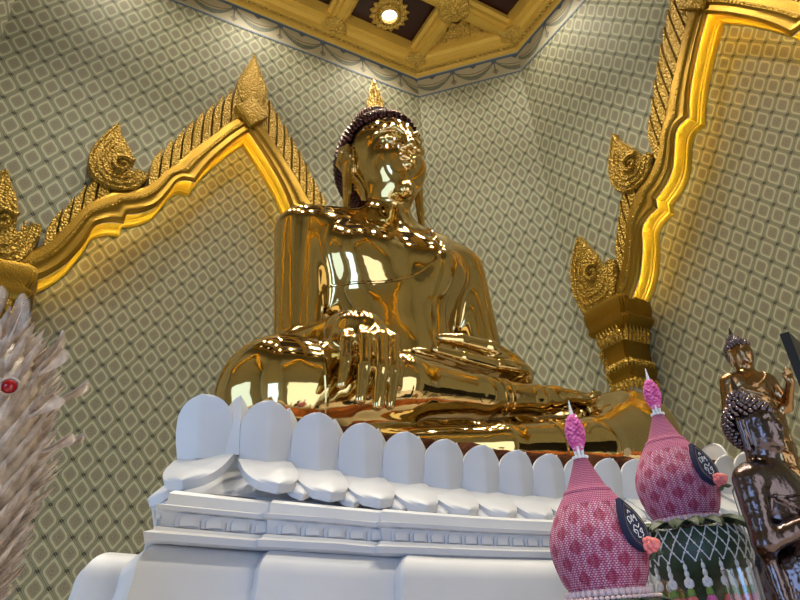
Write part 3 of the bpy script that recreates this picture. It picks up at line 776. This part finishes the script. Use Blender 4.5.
mb.build('pleated_end', M_STATUE, stat)
def hem(c, axis, r, name):
    c = np.array(c); axis = np.array(axis, float); axis /= np.linalg.norm(axis); a = np.cross(axis, (0,0,1)); a /= np.linalg.norm(a); b = np.cross(axis, a)
    P_ = np.array([c+(a*math.cos(t)+b*math.sin(t))*r for t in np.linspace(0, 2*PI, 41)])
    d = B.eval(P_); ok = np.abs(d) < .12
    P2 = B.project(P_, .006, 3); mb = MB(); mb.tube(to_local(P2[:-1].tolist()+[P2[0]]), .0105, 6); mb.build(name, M_STATUE, stat)
hem((.0,-1.055,1.09), (1,.12,.08), .115, 'robe_hem'); hem((.06,-1.047,1.095), (1,.12,.08), .11, 'robe_hem')
hem((.22,-1.165,.79), (1,.12,.12), .15, 'robe_hem'); hem((.29,-1.16,.80), (1,.12,.12), .155, 'robe_hem')
hem((-1.0,-.95,1.02), (1,-.25,.06), .29, 'leg_joint')
#@@PART3
# ------------------------------------------------------------------ foreground offerings
def knit(name, R_, z1):
    t = NT(name); o = t.xyz(t.obj()); an = t.math('DIVIDE', t.math('ARCTAN2', o[1], o[0]), 2*PI)
    u = t.math('MULTIPLY', an, 80.); v = t.math('DIVIDE', o[2], .0042)
    u2 = t.math('ADD', u, t.math('MULTIPLY', t.math('MODULO', t.math('FLOOR', v), 2.), .5))
    fu = t.math('SUBTRACT', t.math('FRACT', u2), .5); fv = t.math('SUBTRACT', t.math('FRACT', v), .5)
    r = t.math('SQRT', t.math('ADD', t.math('MULTIPLY', fu, fu), t.math('MULTIPLY', fv, fv)))
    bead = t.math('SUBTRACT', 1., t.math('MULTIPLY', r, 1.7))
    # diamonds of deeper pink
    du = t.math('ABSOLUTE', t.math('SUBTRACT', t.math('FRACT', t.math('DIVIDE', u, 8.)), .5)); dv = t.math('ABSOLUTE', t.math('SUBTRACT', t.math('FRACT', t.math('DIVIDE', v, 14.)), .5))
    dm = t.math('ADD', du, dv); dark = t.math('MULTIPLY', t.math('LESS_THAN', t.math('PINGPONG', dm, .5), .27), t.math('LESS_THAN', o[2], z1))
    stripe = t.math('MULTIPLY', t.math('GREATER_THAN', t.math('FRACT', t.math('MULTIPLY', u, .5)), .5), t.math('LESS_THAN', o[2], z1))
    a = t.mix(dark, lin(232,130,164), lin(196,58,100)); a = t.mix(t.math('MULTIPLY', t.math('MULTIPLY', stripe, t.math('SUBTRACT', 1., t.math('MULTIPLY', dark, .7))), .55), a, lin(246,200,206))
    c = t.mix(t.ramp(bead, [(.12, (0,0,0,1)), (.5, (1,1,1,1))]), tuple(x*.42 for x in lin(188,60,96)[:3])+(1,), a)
    t.set(c, .7, 0.); t.bump(bead, .8, .004); return t.m
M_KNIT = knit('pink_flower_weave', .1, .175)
t = NT('pink_petals'); t.set(t.ramp(t.noise(60, 2), [(.35, lin(190,54,120)), (.65, lin(240,130,180))]), .7, 0.); M_PINK = t.m
M_CORAL = plain('coral_petals', lin(236,122,112), .6, 0, .12, 30)
M_PEARL = plain('pearl_white', lin(232,226,214), .35, 0, .05)
M_NAVY = plain('navy_velvet', lin(20,24,52), .7, 0, .1)
M_GILT = polished('gilt_thread', lin(220,186,110), .35, .2, 60)
M_GREEN = plain('dark_green_leaf', lin(58,72,46), .5, 0, .25, 40, .2, 90, .004)
M_GREENL = plain('fresh_green_bud', lin(112,142,60), .6, 0, .15, 40)
M_CREAMPINK = plain('cream_pink_petals', lin(236,200,190), .7, 0, .1, 50)
def part(mb, name, mat, parent, **kw): return mb.build(name, mat, parent, **kw)
def urn(loc, s, label, badge_ang):
    r = thing('pink_flower_urn', label, 'flower offering', loc, 0, 'pink woven flower offerings'); r.scale = (s,)*3
    P_ = catmull([(.070,0),(.088,.03),(.1005,.078),(.099,.115),(.083,.155),(.063,.188),(.050,.205)], 6)
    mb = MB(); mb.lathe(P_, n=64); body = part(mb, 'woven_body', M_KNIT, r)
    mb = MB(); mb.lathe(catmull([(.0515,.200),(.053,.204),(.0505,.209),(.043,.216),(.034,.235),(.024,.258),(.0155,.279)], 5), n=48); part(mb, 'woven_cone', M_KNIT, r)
    mb = MB(); mb.lathe([(.068,-.006),(.079,-.004),(.082,.003),(.076,.009),(.06,.01)], n=48)
    for j in range(40): mb.ball((.081*math.cos(j*PI/20), .081*math.sin(j*PI/20), .002), (.006,.006,.008), 6, 4)
    part(mb, 'base_ring', M_CREAMPINK, r)
    mb = MB()
    for j in range(13): mb.ball((.015*math.cos(2*PI*j/13), .015*math.sin(2*PI*j/13), .283), .0042, 6, 4)
    for j in range(5): mb.tube([(.007*math.cos(j*1.256), .007*math.sin(j*1.256), .28), (.009*math.cos(j*1.256), .009*math.sin(j*1.256), .308)], .0035, 6)
    part(mb, 'bead_collar', M_PEARL, r)
    mb = MB(); rg = np.random.default_rng(5)
    for k in range(15):
        q = k/14; z = .303+.078*q; rr = .0185*math.sin(PI*(.12+.80*q))**.9
        for j in range(9):
            a = 2*PI*j/9+.35*k; mb.ball((rr*math.cos(a), rr*math.sin(a), z+rg.uniform(-.002,.002)), (.0055,.0055,.004), 5, 4)
    mb.tube([(0,0,.30),(0,0,.34),(0,0,.383)], [.008,.015,.004], 10); bud = part(mb, 'pink_bud', M_PINK, r)
    mb = MB()
    for z, q in ((.384,.0055),(.391,.0046),(.398,.0038),(.405,.003),(.413,.0022)): mb.ball((0,0,z), (q,q,q*1.25), 8, 5)
    mb.tube([(0,0,.38),(0,0,.42)], [.002,.0008], 6); part(mb, 'white_tip', M_PEARL, r)
    # badge
    a = math.radians(badge_ang); nv = Vector((math.cos(a), math.sin(a), .16)).normalized(); tx = Vector((-math.sin(a), math.cos(a), 0)); up = nv.cross(tx); up = up if up.z > 0 else -up
    rot = math.radians(16); ux = tx*math.cos(rot)+up*math.sin(rot); uz = up*math.cos(rot)-tx*math.sin(rot)
    pos = nv*.103+Vector((0,0,.098))
    m = Matrix(((ux.x,-nv.x,uz.x,pos.x),(ux.y,-nv.y,uz.y,pos.y),(ux.z,-nv.z,uz.z,pos.z),(0,0,0,1)))
    lf = lambda q, h=0: catmull([(0,.064*q+h),(-.020*q,.035*q+h),(-.031*q,.003*q+h),(-.026*q,-.026*q+h),(0,-.047*q+h),(.026*q,-.026*q+h),(.031*q,.003*q+h),(.020*q,.035*q+h),(0,.064*q+h)], 4)[:-1]
    mb = MB(); mb.plate(lf(1), -.006, .004, .06); bd = part(mb, 'badge', M_NAVY, r, matrix=None); bd.matrix_local = m
    mb = MB(); g_ = [(x, -.0085, z) for x, z in lf(.80)]; mb.tube(g_+g_[:1], .0012, 5)
    g_ = [(x, -.0085, z) for x, z in lf(.72)]; mb.tube(g_+g_[:1], .0007, 5); part(mb, 'gilt_border', M_GILT, bd)
    mb = MB()                                    # white emblem: interlaced curling letter strokes
    for st_ in ([(-.012,.010),(-.013,.022),(-.006,.024),(-.004,.016),(-.010,.013)], [(-.001,.012),(.001,.025),(.006,.017),(.010,.024),(.011,.010)],
                [(-.012,-.002),(-.004,.006),(.004,-.001),(.012,.005)], [(-.010,-.010),(-.013,-.003),(-.003,-.006),(-.009,-.017),(-.002,-.020)],
                [(.003,-.020),(.010,-.016),(.004,-.009),(.012,-.005),(.009,-.014)], [(-.004,.030),(0,.036),(.004,.030)]):
        q = catmull([(x, z) for x, z in st_], 5); mb.tube([(x, -.0085, z) for x, z in q], .0016, 5)
    part(mb, 'emblem', M_PEARL, bd)
    mb = MB(); c0 = (.006,-.020,-.040)
    for k, (n_, rr, hh) in enumerate(((3,.006,.004),(5,.0105,.002),(6,.0155,-.001))):
        for j in range(n_):
            a2 = 2*PI*j/n_+k*.5; mb.ball((c0[0]+rr*.7*math.cos(a2), c0[1]-hh*1.6+.004*k, c0[2]+rr*.7*math.sin(a2)), (.0085,.0065,.0085), 8, 5)
    part(mb, 'rose', M_CORAL, bd)
    mb = MB()
    for sg in (-1, 1): mb.plate([(.006+sg*x*1.0, z) for x, z in ((0,-.05),(.012,-.054),(.026,-.062),(.014,-.064),(.002,-.058))], -.016, -.010)
    part(mb, 'rose_leaves', M_GREEN, bd)
    return r
urn((1.06,1.0,.034), .985, 'lower pink woven flower urn with rose badge, left of the two pink urns', -89)
urn((1.39,1.015,.182), .95, 'upper pink woven flower urn standing on the leaf rimmed garland tray', -97)
# garlanded tray under the right urn
tr = thing('garland_tray', 'green tray with leaf rim, white net and pink tassels under the upper pink urn', 'tray', (1.39,1.015,-.14))
mb = MB(); mb.lathe([(.02,.0),(.10,.0),(.105,.012),(.05,.03),(.035,.06),(.035,.16),(.06,.19),(.105,.212),(.118,.238),(.120,.270),(.106,.298),(.06,.305),(.02,.3055)], n=48); bowl = part(mb, 'bowl', M_GREEN, tr)
mb = MB()
for k in range(26):
    for sg in (-1, 1):
        pts = []
        for j in range(9):
            q = j/8; z = .300-.070*q; rr = np.interp(z, [.21,.22,.238,.27,.30], [.109,.114,.1195,.1215,.108])+.003
            a = 2*PI*k/26+sg*q*.36; pts.append((rr*math.cos(a), rr*math.sin(a), z))
        mb.tube(pts, .0014, 4)
        for p in pts[::2]: mb.ball(p, .0026, 5, 4)
part(mb, 'flower_net', M_PEARL, tr)['kind'] = 'stuff'
for row, (n_, r0, zt, l, off) in enumerate(((26,.106,.305,.035,0),)):
    for k in range(18):
        a = 2*PI*k/18+.1; mb = MB(); L = (.050 if k % 2 else .038); w = .021; d = Vector((math.cos(a), math.sin(a), 0)); s_ = Vector((-d.y, d.x, 0)); F = []
        for j in range(7):
            q = j/6; ww = w*math.sin(PI*(.25+.72*q))**.8; p = d*(.085+(L+.02)*q)+Vector((0,0,.313-.004*q+.012*math.sin(q*2.5)-.014*q*q))
            F.append([tuple(p-s_*ww+Vector((0,0,-.004))), tuple(p+Vector((0,0,.003))), tuple(p+s_*ww+Vector((0,0,-.004)))])
        Bk = [[(x, y, z-.003) for x, y, z in r_] for r_ in F]; mb.loft(F, closed=False); mb.loft(Bk, closed=False); part(mb, 'rim_leaf', M_GREEN, tr)
for k in range(20):
    a = 2*PI*k/20+.08; cx_, cy_ = .119*math.cos(a), .119*math.sin(a); mb = MB()
    z = .226
    mb.tube([(cx_,cy_,z+.006),(cx_,cy_,z-.05)], .0012, 5)
    for j, q in enumerate((.0045,.0055,.006,.0052)): mb.ball((cx_,cy_,z-.008-.013*j), (q,q,.0085), 7, 5)
    for sg in (-1,1):
        mb.ball((cx_-sg*math.sin(a)*.006, cy_+sg*math.cos(a)*.006, z-.040), (.0045,.0045,.009), 6, 4)
    ts = part(mb, 'tassel', M_PEARL, tr)
    mb = MB(); mb.lathe([(.003,0),(.0075,-.006),(.0085,-.016),(.004,-.02)], (cx_,cy_,z-.048), 8); part(mb, 'green_cap', M_GREENL, ts)
    mb = MB()
    for j in range(6): mb.tube([(cx_,cy_,z-.062), (cx_+.006*math.cos(j*1.05), cy_+.006*math.sin(j*1.05), z-.075), (cx_+.010*math.cos(j*1.05), cy_+.010*math.sin(j*1.05), z-.092)], [.005,.0055,.002], 5)
    part(mb, 'pink_flower', M_CORAL if k % 3 else M_PINK, ts)
# tray under the left urn
tr = thing('offering_tray', 'pale petal edged tray under the lower pink urn at the bottom edge', 'tray', (1.06,1.0,-.14))
mb = MB(); mb.lathe([(.02,0),(.09,0),(.09,.012),(.03,.03),(.03,.11),(.07,.14),(.098,.155),(.100,.163),(.02,.166)], n=40); part(mb, 'stand', M_GREEN, tr)
mb = MB()
for j in range(60): mb.ball((.099*math.cos(j*PI/30), .099*math.sin(j*PI/30), .166), (.0055,.0055,.004), 6, 4)
part(mb, 'bead_rim', M_CREAMPINK, tr)
for k in range(12):
    a = 2*PI*k/12; mb = MB(); d = Vector((math.cos(a), math.sin(a), 0)); s_ = Vector((-d.y, d.x, 0)); F = []
    for j in range(6):
        q = j/5; ww = .022*math.sin(PI*(.25+.72*q)); p = d*(.085+.05*q)+Vector((0,0,.162-.012*q*q)); F.append([tuple(p-s_*ww), tuple(p+Vector((0,0,.003))), tuple(p+s_*ww)])
    mb.loft(F, closed=False); mb.loft([[(x,y,z-.003) for x,y,z in r_] for r_ in F], closed=False); part(mb, 'rim_leaf', M_GREEN, tr)
# altar table carrying the offerings (its top lies below the frame)
M_CARVED = gold_carved('carved_gilt_wood', lin(150,108,56), .5, 34, 1., .02, .4)
at_ = thing('altar_table', 'carved gilt altar table bearing the pink flower offerings', 'table', (1.13,.84,ZF))
H_ = -.14-ZF
mb = MB(); pl = [(-.58,-.17),(.09,-.17),(.09,.045),(.42,.045),(.42,.36),(-.58,.36)]; mb.loft([[(x,y,z) for x, y in pl] for z in (H_-.05, H_)]); part(mb, 'table_top', M_CARVED, at_, smooth=False)
for sx, sy in ((-.52,-.11),(.03,-.11),(.36,.30),(-.52,.30)): mb = MB(); mb.lathe([(.05,0),(.035,.1),(.05,.5),(.04,1.0),(.05,H_-.05)], (sx,sy,0), 12); part(mb, 'leg', M_CARVED, at_)
tb = thing('carved_chest', 'carved golden brown chest top behind the glass and the bronze statue', 'chest', (2.20,1.44,ZF), math.radians(-26))
hh = .158-ZF
mb = MB(); mb.box((-.24,-.16,0),(.30,.16,hh-.03)); part(mb, 'carved_body', M_CARVED, tb, smooth=False)
mb = MB(); mb.box((-.26,-.18,hh-.03),(.32,.18,hh-.018)); mb.box((-.25,-.17,hh-.018),(.31,.17,hh)); part(mb, 'lid', M_CARVED, tb, smooth=False)
# drinking glass
t = NT('clear_glass'); t.set((.97,.99,.98,1), .02, 0., Transmission_Weight=1.); t.b.inputs['IOR'].default_value = 1.45; M_GLASS = t.m
mb = MB(); mb.lathe([(.002,-.008),(.0225,-.008),(.0235,.004),(.0295,.187),(.0278,.187),(.022,.010),(.002,.008)], n=32)
o = mb.build('drinking_glass', M_GLASS, angle=40); o.location = (1.115,.735,-.132); tag(o, 'clear drinking glass in front of the pink tassels at the bottom edge', 'glass')
# ------------------------------------------------------------------ standing bronze figures
def figure(name, label, loc, rz, s, pose, mats):
    r = thing(name, label, 'statue', loc, rz); r.scale = (s,)*3
    S = SDF()
    S.cone((0,0,.115), (0,0,.30), .105, .088, .03).cone((0,0,.30), (0,.005,.46), .088, .098, .04).cone((0,.005,.46), (0,0,.58), .098, .078, .04)
    S.ell((0,-.002,.655), (.112,.078,.10), .05).cone((-.10,.005,.715), (.10,.005,.715), .046, .046, .04).cone((0,.005,.72), (0,-.004,.80), .046, .042, .03)
    S.ell((0,-.004,.875), (.058,.068,.075), .02).ell((0,-.026,.835), (.044,.046,.045), .03).ell((0,-.058,.803), (.016,.014,.012), .012)
    S.chain([(0,-.064,.875),(0,-.078,.850)], [.006,.009], .008).ell((0,-.064,.825), (.017,.010,.007), .005)
    for q in (-1,1):
        S.ell((q*.024,-.058,.868), (.015,.010,.007), .005).chain([(q*.006,-.066,.884),(q*.024,-.064,.893),(q*.043,-.047,.884)], [.004,.004,.003], .005)
        S.cone((q*.058,.004,.885), (q*.061,.004,.800), .012, .008, .01)
    def arm(q, el, ha, fing):
        sh = (q*.128,.005,.705); S.cone(sh, el, .038, .029, .02).cone(el, ha, .029, .019, .012)
        e, h = np.array(el), np.array(ha); d = np.array(fing, float); d /= np.linalg.norm(d); sd = np.cross(d, (0,1,.2)); sd /= np.linalg.norm(sd)
        S.ell(h+d*.018, (.022,.016,.026), .012)
        for j in range(4): S.chain([h+d*.03+sd*.011*(j-1.5), h+d*.052+sd*.0115*(j-1.5), h+d*(.080-.006*abs(j-1.5))+sd*.011*(j-1.5)], [.0062,.006,.0045], .003)
        S.chain([h+d*.008+sd*.018, h+d*.03+sd*.030, h+d*.048+sd*.031], [.007,.0065,.005], .004)
    if pose == 'fold':
        arm(-1, (-.160,.0,.545), (-.045,-.125,.600), (.25,-.35,.9)); arm(1, (.160,.0,.545), (.045,-.125,.585), (-.1,-.5,.85))
    else:
        arm(-1, (-.172,.01,.545), (-.150,-.09,.46), (0,-.5,-.85)); arm(1, (.172,.0,.56), (.150,-.11,.66), (0,-.15,1))
    # robe: hanging sleeve edges and a flared hem
    for q in (-1,1):
        S.chain([(q*.135,.015,.55),(q*.122,.012,.34),(q*.128,.012,.05)], [.018,.014,.014], .03)
        S.chain([(q*.03,-.085,.30),(q*.02,-.085,.15),(q*.05,-.095,.04)], [.008,.008,.008], .012)
    for k in range(8):
        z = .64-.075*k; S.chain([(-.10,-.045,z+.015),(-.02,-.088-.012*min(k,2),z-.035),(.085,-.062,z-.075)], [.005,.0085,.005], .008)
    V, F_ = S.mesh(.0056, 1); body = np_mesh('body', V, F_, mats[0], r)
    mb = MB()
    def crl(p, nrm, rr):
        p = Vector(p); nrm = Vector(nrm).normalized(); a = nrm.orthogonal().normalized(); b = nrm.cross(a)
        mb.loft([[tuple(p+nrm*rr*h+(a*math.cos(j*PI/3)+b*math.sin(j*PI/3))*rr*q) for j in range(6)] for h, q in ((-.5,1.),(.4,.95),(1.0,.3))])
    for i in range(300):
        zz = 1-2*(i+.5)/300; a = i*2.399963; d = np.array((math.sqrt(1-zz*zz)*math.cos(a), math.sqrt(1-zz*zz)*math.sin(a), zz)); p = np.array((0,0,.882))+np.array((.063,.072,.077))*d
        lim = .905 if p[1] < -.03 else (.80 if p[1] > .015 else .905-(p[1]+.03)*2.3)
        if p[2] > lim and not (abs(p[0]) > .053 and p[1] < .02 and p[2] < .90): crl(p, d, .0088)
    for i in range(46):
        zz = 1-(i+.5)/46; a = i*2.399963; d = np.array((math.sqrt(1-zz*zz)*math.cos(a), math.sqrt(1-zz*zz)*math.sin(a), zz)); crl(np.array((0,.01,.952))+.032*d, d, .0082)
    mb.ball((0,.01,.952), .031, 10, 6); mb.tube([(0,.01,.98),(0,.01,1.0),(0,.01,1.035)], [.012,.010,.002], 8)
    mb.build('hair', mats[1], r, angle=60)
    mb = MB(); mb.lathe([(.10,-.06),(.14,-.06),(.14,-.045),(.125,-.035),(.125,-.02),(.135,-.008),(.12,.0),(.09,.034),(.02,.036)], n=32); mb.build('base', mats[1], r)
    mb = MB(); pts = [(-.125,-.02,.66),(-.06,-.088,.66),(.02,-.10,.69),(.075,-.07,.735),(.085,.0,.765)]; mb.tube(S.project(np.array(catmull(pts, 6)), .003, 3).tolist(), .0045, 6); mb.build('robe_edge', mats[0], r)
    return r
figure('standing_statue', 'dark bronze standing robed statue in profile at the lower right edge', (1.338,.755,-.30), math.radians(8), .73, 'fold', (M_BRONZE, M_BRONZE))
figure('standing_statue', 'smaller bronze statue with gilded chest rising behind the dark profile statue', (1.905,1.035,.205), math.radians(-22), .58, 'raise', (M_BRONZEG, M_BRONZE))
mb = MB(); mb.box((-.09,-.09,0),(.09,.09,.165-ZF)); mb.box((-.1,-.1,0),(.1,.1,.08)); mb.box((-.1,-.1,.15-ZF),(.1,.1,.168-ZF))
o = mb.build('plinth', M_BLACK, smooth=False); o.location = (1.905,1.035,ZF); o.rotation_euler.z = .3; tag(o, 'black plinth under the bronze statue with gilded chest', 'plinth')
# sign stand seen from the side, and the corner of a screen
sg = thing('sign_stand', 'thin black framed stand with a white sheet, left of the dark bronze statue', 'sign stand', (1.63,1.02,.05-.0), math.radians(38))
mb = MB(); th = .20; 
mb.tube([(-.035,0,.22),(-.035,0,.02)], .0045, 6); mb.tube([(.035,0,.22),(.035,0,.02)], .0045, 6); mb.tube([(-.035,0,.22),(.035,0,.22)], .0045, 6); mb.tube([(-.035,0,.02),(.035,0,.02)], .0045, 6); part(mb, 'frame', M_BLACK, sg)
mb = MB(); mb.box((-.033,-.002,.02),(.033,.002,.22)); part(mb, 'sheet', M_PAPER, sg, smooth=False)
mb = MB(); mb.tube([(0,0,.02),(0,0,.05-.05+ZF-.05+.02)], .007, 8); mb.lathe([(.11,0),(.11,.012),(.02,.02)], (0,0,ZF-.05), 20); part(mb, 'pole', M_BLACK, sg)
scn = thing('display_screen', 'black flat screen corner cut off by the right edge of the photo', 'screen', (2.97,1.375,ZF), math.radians(16))
mb = MB(); mb.box((0,-.02,2.20),(.80,.02,2.77)); part(mb, 'panel', M_BLACK, scn, smooth=False)
mb = MB(); mb.box((.325,.02,0),(.395,.06,2.4)); part(mb, 'stand_post', M_BLACK, scn, smooth=False); mb = MB(); mb.box((.06,-.2,0),(.66,.25,.03)); part(mb, 'stand_foot', M_BLACK, scn, smooth=False)
# ------------------------------------------------------------------ spiky carved sculpture at the left edge
t = NT('mother_of_pearl'); n = t.noise(30, 4)
t.set(t.ramp(n, [(.3, lin(140,120,102)), (.6, lin(198,180,160)), (.75, lin(224,210,194))]), .38, 0.); t.bump(t.noise(90, 2), .3, .004); M_SHELL = t.m
t = NT('red_gem'); t.set(lin(150,12,24), .08, 0.); M_GEM = t.m
sx0, sy0 = -.132, 1.5
scp = thing('shell_sculpture', 'cream carved sculpture with rows of pointed scales and a red gem, left edge', 'sculpture', (sx0, sy0, -.44))
core = [(.07,-.0),(.08,.3),(.095,.42),(.115,.52),(.135,.62),(.150,.72),(.152,.82),(.143,.90),(.120,.97),(.09,1.02),(.05,1.06)]
rad = lambda z: np.interp(z, [c_[1] for c_ in core], [c_[0] for c_ in core])
mb = MB(); mb.lathe([(r_*.93, z) for r_, z in core], n=40); part(mb, 'core', M_SHELL, scp)
mb = MB(); rows_ = 25
def spike(p, d, side, L, w, parent_mb):
    d = Vector(d).normalized(); p = Vector(p); side = Vector(side).normalized(); nn = d.cross(side); R4 = []
    for q, ww in ((0,.8),(.3,1.),(.65,.7),(1.,.05)):
        c_ = p+d*L*q+nn*(.18*L*q*q); R4.append([tuple(c_+side*w*ww), tuple(c_+nn*w*.7*ww), tuple(c_-side*w*ww), tuple(c_-nn*w*.25*ww)])
    parent_mb.loft(R4)
for j in range(rows_):
    z = .30+.031*j; n_ = 24
    for k in range(n_):
        a = 2*PI*(k+.5*(j % 2))/n_; rr = rad(z)*.92; o_ = Vector((math.cos(a), math.sin(a), 0)); s_ = Vector((-o_.y, o_.x, 0))
        spike(o_*rr+Vector((0,0,z)), o_*.95+Vector((0,0,.80 if z < .80 else 1.1)), s_, .056+.012*math.sin(3*a+j), .0105, mb)
part(mb, 'pointed_scales', M_SHELL, scp, angle=20)['kind'] = 'stuff'
def comb(p, d, side, L, w, n_=9):
    """a leaf shaped fin: a rib with a comb of curved barbs on both sides"""
    mb = MB(); p, d, side = Vector(p), Vector(d).normalized(), Vector(side).normalized(); nn = d.cross(side)
    rib = [p+d*L*q+nn*(.25*L*q*q) for q in np.linspace(0,1,8)]; mb.tube(rib, [w*.16*(1-.8*q) for q in np.linspace(0,1,8)], 6)
    for j in range(n_*2):
        q = j/(n_*2-1); c_ = p+d*L*q*.92+nn*(.25*L*q*q)
        for sg_ in (-1,1):
            l_ = w*math.sin(PI*(.18+.74*q)); spike(c_, side*sg_+d*.9, nn*sg_, l_, .0026, mb)
    return part(mb, 'leaf_fin', M_SHELL, scp, angle=25)
def cyl(a, z, ex=0): rr = rad(z)+ex; return (rr*math.cos(a), rr*math.sin(a), z)
for a_, z, L, w, tl in ((-1.75,.99,.11,.045,.9),(-1.2,1.02,.13,.04,1.3),(-.7,.96,.11,.045,.7),(-.25,.92,.12,.045,.5),(-1.45,.86,.11,.05,.5),(-.85,.86,.10,.05,.35),(-2.1,.90,.11,.05,.6),(-.35,1.0,.14,.04,1.6),(-1.0,1.06,.15,.035,2.4),(-1.6,1.07,.14,.035,2.4),(-.1,.83,.09,.04,.3),(-2.3,1.04,.13,.04,1.6),(-.55,.80,.10,.04,.3)):
    o_ = Vector((math.cos(a_), math.sin(a_), 0)); comb(cyl(a_, z, .012), o_+Vector((0,0,tl)), (-o_.y, o_.x, 0), L*.60, w*.85, 8)
for i in range(26):
    a_ = -1.75+rng.uniform(-.55,.55); z = .34+.011*i
    if i % 2 == 0: z += .004
    p = Vector(cyl(a_, z, .022)); o_ = Vector((math.cos(a_), math.sin(a_), 0)); mb = MB(); s_ = Vector((-o_.y, o_.x, 0)); R4 = []
    for q, ww in ((0,.5),(.35,1.),(.7,.8),(1.,.1)): c_ = p+Vector((0,0,-.04*q))+o_*(.012*math.sin(q*PI)); R4.append([tuple(c_+s_*.02*ww), tuple(c_+o_*.007*ww), tuple(c_-s_*.02*ww), tuple(c_-o_*.004)])
    mb.loft(R4); part(mb, 'breast_shell', M_PEARL, scp, angle=30)
mb = MB(); mb.ball((.060,-.150,.905), (.014,.010,.014), 14, 10); part(mb, 'red_gem', M_GEM, scp)
mb = MB(); mb.tube([(.060+.017*math.cos(j*.3), -.150, .905+.017*math.sin(j*.3)) for j in range(22)], .003, 6); part(mb, 'gem_setting', M_SHELL, scp)
mb = MB(); mb.lathe([(.17,0),(.17,.04),(.12,.06),(.10,.10),(.12,.12),(.07,.14)], n=32); part(mb, 'base', M_SHELL, scp)
mb = MB(); mb.box((-.22,-.22,0),(.22,.22,-.44-ZF)); mb.box((-.25,-.25,0),(.25,.25,.1)); mb.box((-.25,-.25,-.48-ZF),(.25,.25,-.44-ZF))
o = mb.build('plinth', M_WHITE, smooth=False); o.location = (sx0, sy0, ZF); tag(o, 'white plinth under the cream spiky sculpture', 'plinth')
# ------------------------------------------------------------------ light
def area(name, loc, rot, sx, sy, power, col):
    l = bpy.data.lights.new(name, 'AREA'); l.shape = 'RECTANGLE'; l.size = sx; l.size_y = sy; l.energy = power; l.color = col
    o = bpy.data.objects.new(name, l); C.objects.link(o); o.location = loc; o.rotation_euler = rot; return o
area('daylight_side_door', (XL-.34, CY, .35), (PI/2, 0, -PI/2), 3.0, 3.95, 70, (.40,.62,1.0))
area('daylight_front_door', (CX, YF-.34, .35), (PI/2, 0, 0), 3.0, 3.95, 50, (1.0,.93,.88))
area('added_corner_daylight', (CX-FLAT-DL*.3536-.12, YF+DL*.3536-.12, .25), (PI/2, 0, -PI/4), 1.9, 3.8, 105, (.24,.47,1.0))  # added corner opening, sends blue daylight onto the pedestal's left end
for i, (x, y) in enumerate(SPOTS):
    if max(abs(x-CX), abs(y-CY)) > 3 and not (y > CY+3 or x > CX+3): continue
    l = bpy.data.lights.new('ceiling_spot', 'SPOT'); inner = max(abs(x-CX), abs(y-CY)) < 3; l.energy = 1080 if inner else 210; l.color = (1,.91,.74); l.spot_size = math.radians(88 if inner else 130); l.spot_blend = .8; l.shadow_soft_size = .15
    o = bpy.data.objects.new('ceiling_spot', l); C.objects.link(o); o.location = (x, y, ZC-.16)
for x, y, tx, ty in ((XL+.3, CY-2.6, 4.5, 7.5), (XL+.3, CY+2.6, 5.5, 8.0), (CX-2.6, YF+.3, 4.5, 7.5), (CX+2.6, YF+.3, 6.5, 7.5)):     # spots added out of view to brighten the ceiling gold
    l = bpy.data.lights.new('added_uplight', 'SPOT'); l.energy = 460; l.color = (1,.88,.66); l.spot_size = math.radians(54); l.spot_blend = .9; l.shadow_soft_size = .2
    o = bpy.data.objects.new('added_uplight', l); C.objects.link(o); o.location = (x, y, 4.7); o.rotation_euler = (Vector((tx, ty, 11.7))-Vector((x, y, 4.7))).to_track_quat('-Z', 'Y').to_euler()
w = bpy.data.worlds.new('daylight'); bpy.context.scene.world = w; w.use_nodes = True
w.node_tree.nodes['Background'].inputs[0].default_value = (.55,.75,1,1); w.node_tree.nodes['Background'].inputs[1].default_value = 1.0
# ------------------------------------------------------------------ camera
cam = bpy.data.cameras.new('camera'); cam.sensor_width = 36; cam.lens = 617.8/800*36; cam.clip_start = .02
co = bpy.data.objects.new('camera', cam); C.objects.link(co)
Rm = Matrix(((.86727073,-.49346815,-.06580783),(-.1820555,-.43740347,.88064408),(.46335438,.75177616,.46918582)))
co.matrix_world = Matrix(((Rm[0][0],Rm[1][0],-Rm[2][0],0),(Rm[0][1],Rm[1][1],-Rm[2][1],0),(Rm[0][2],Rm[1][2],-Rm[2][2],0),(0,0,0,1)))
sc = bpy.context.scene; sc.camera = co
sc.view_settings.view_transform = 'Standard'; sc.view_settings.look = 'None'; sc.view_settings.exposure = 0; sc.view_settings.gamma = 1
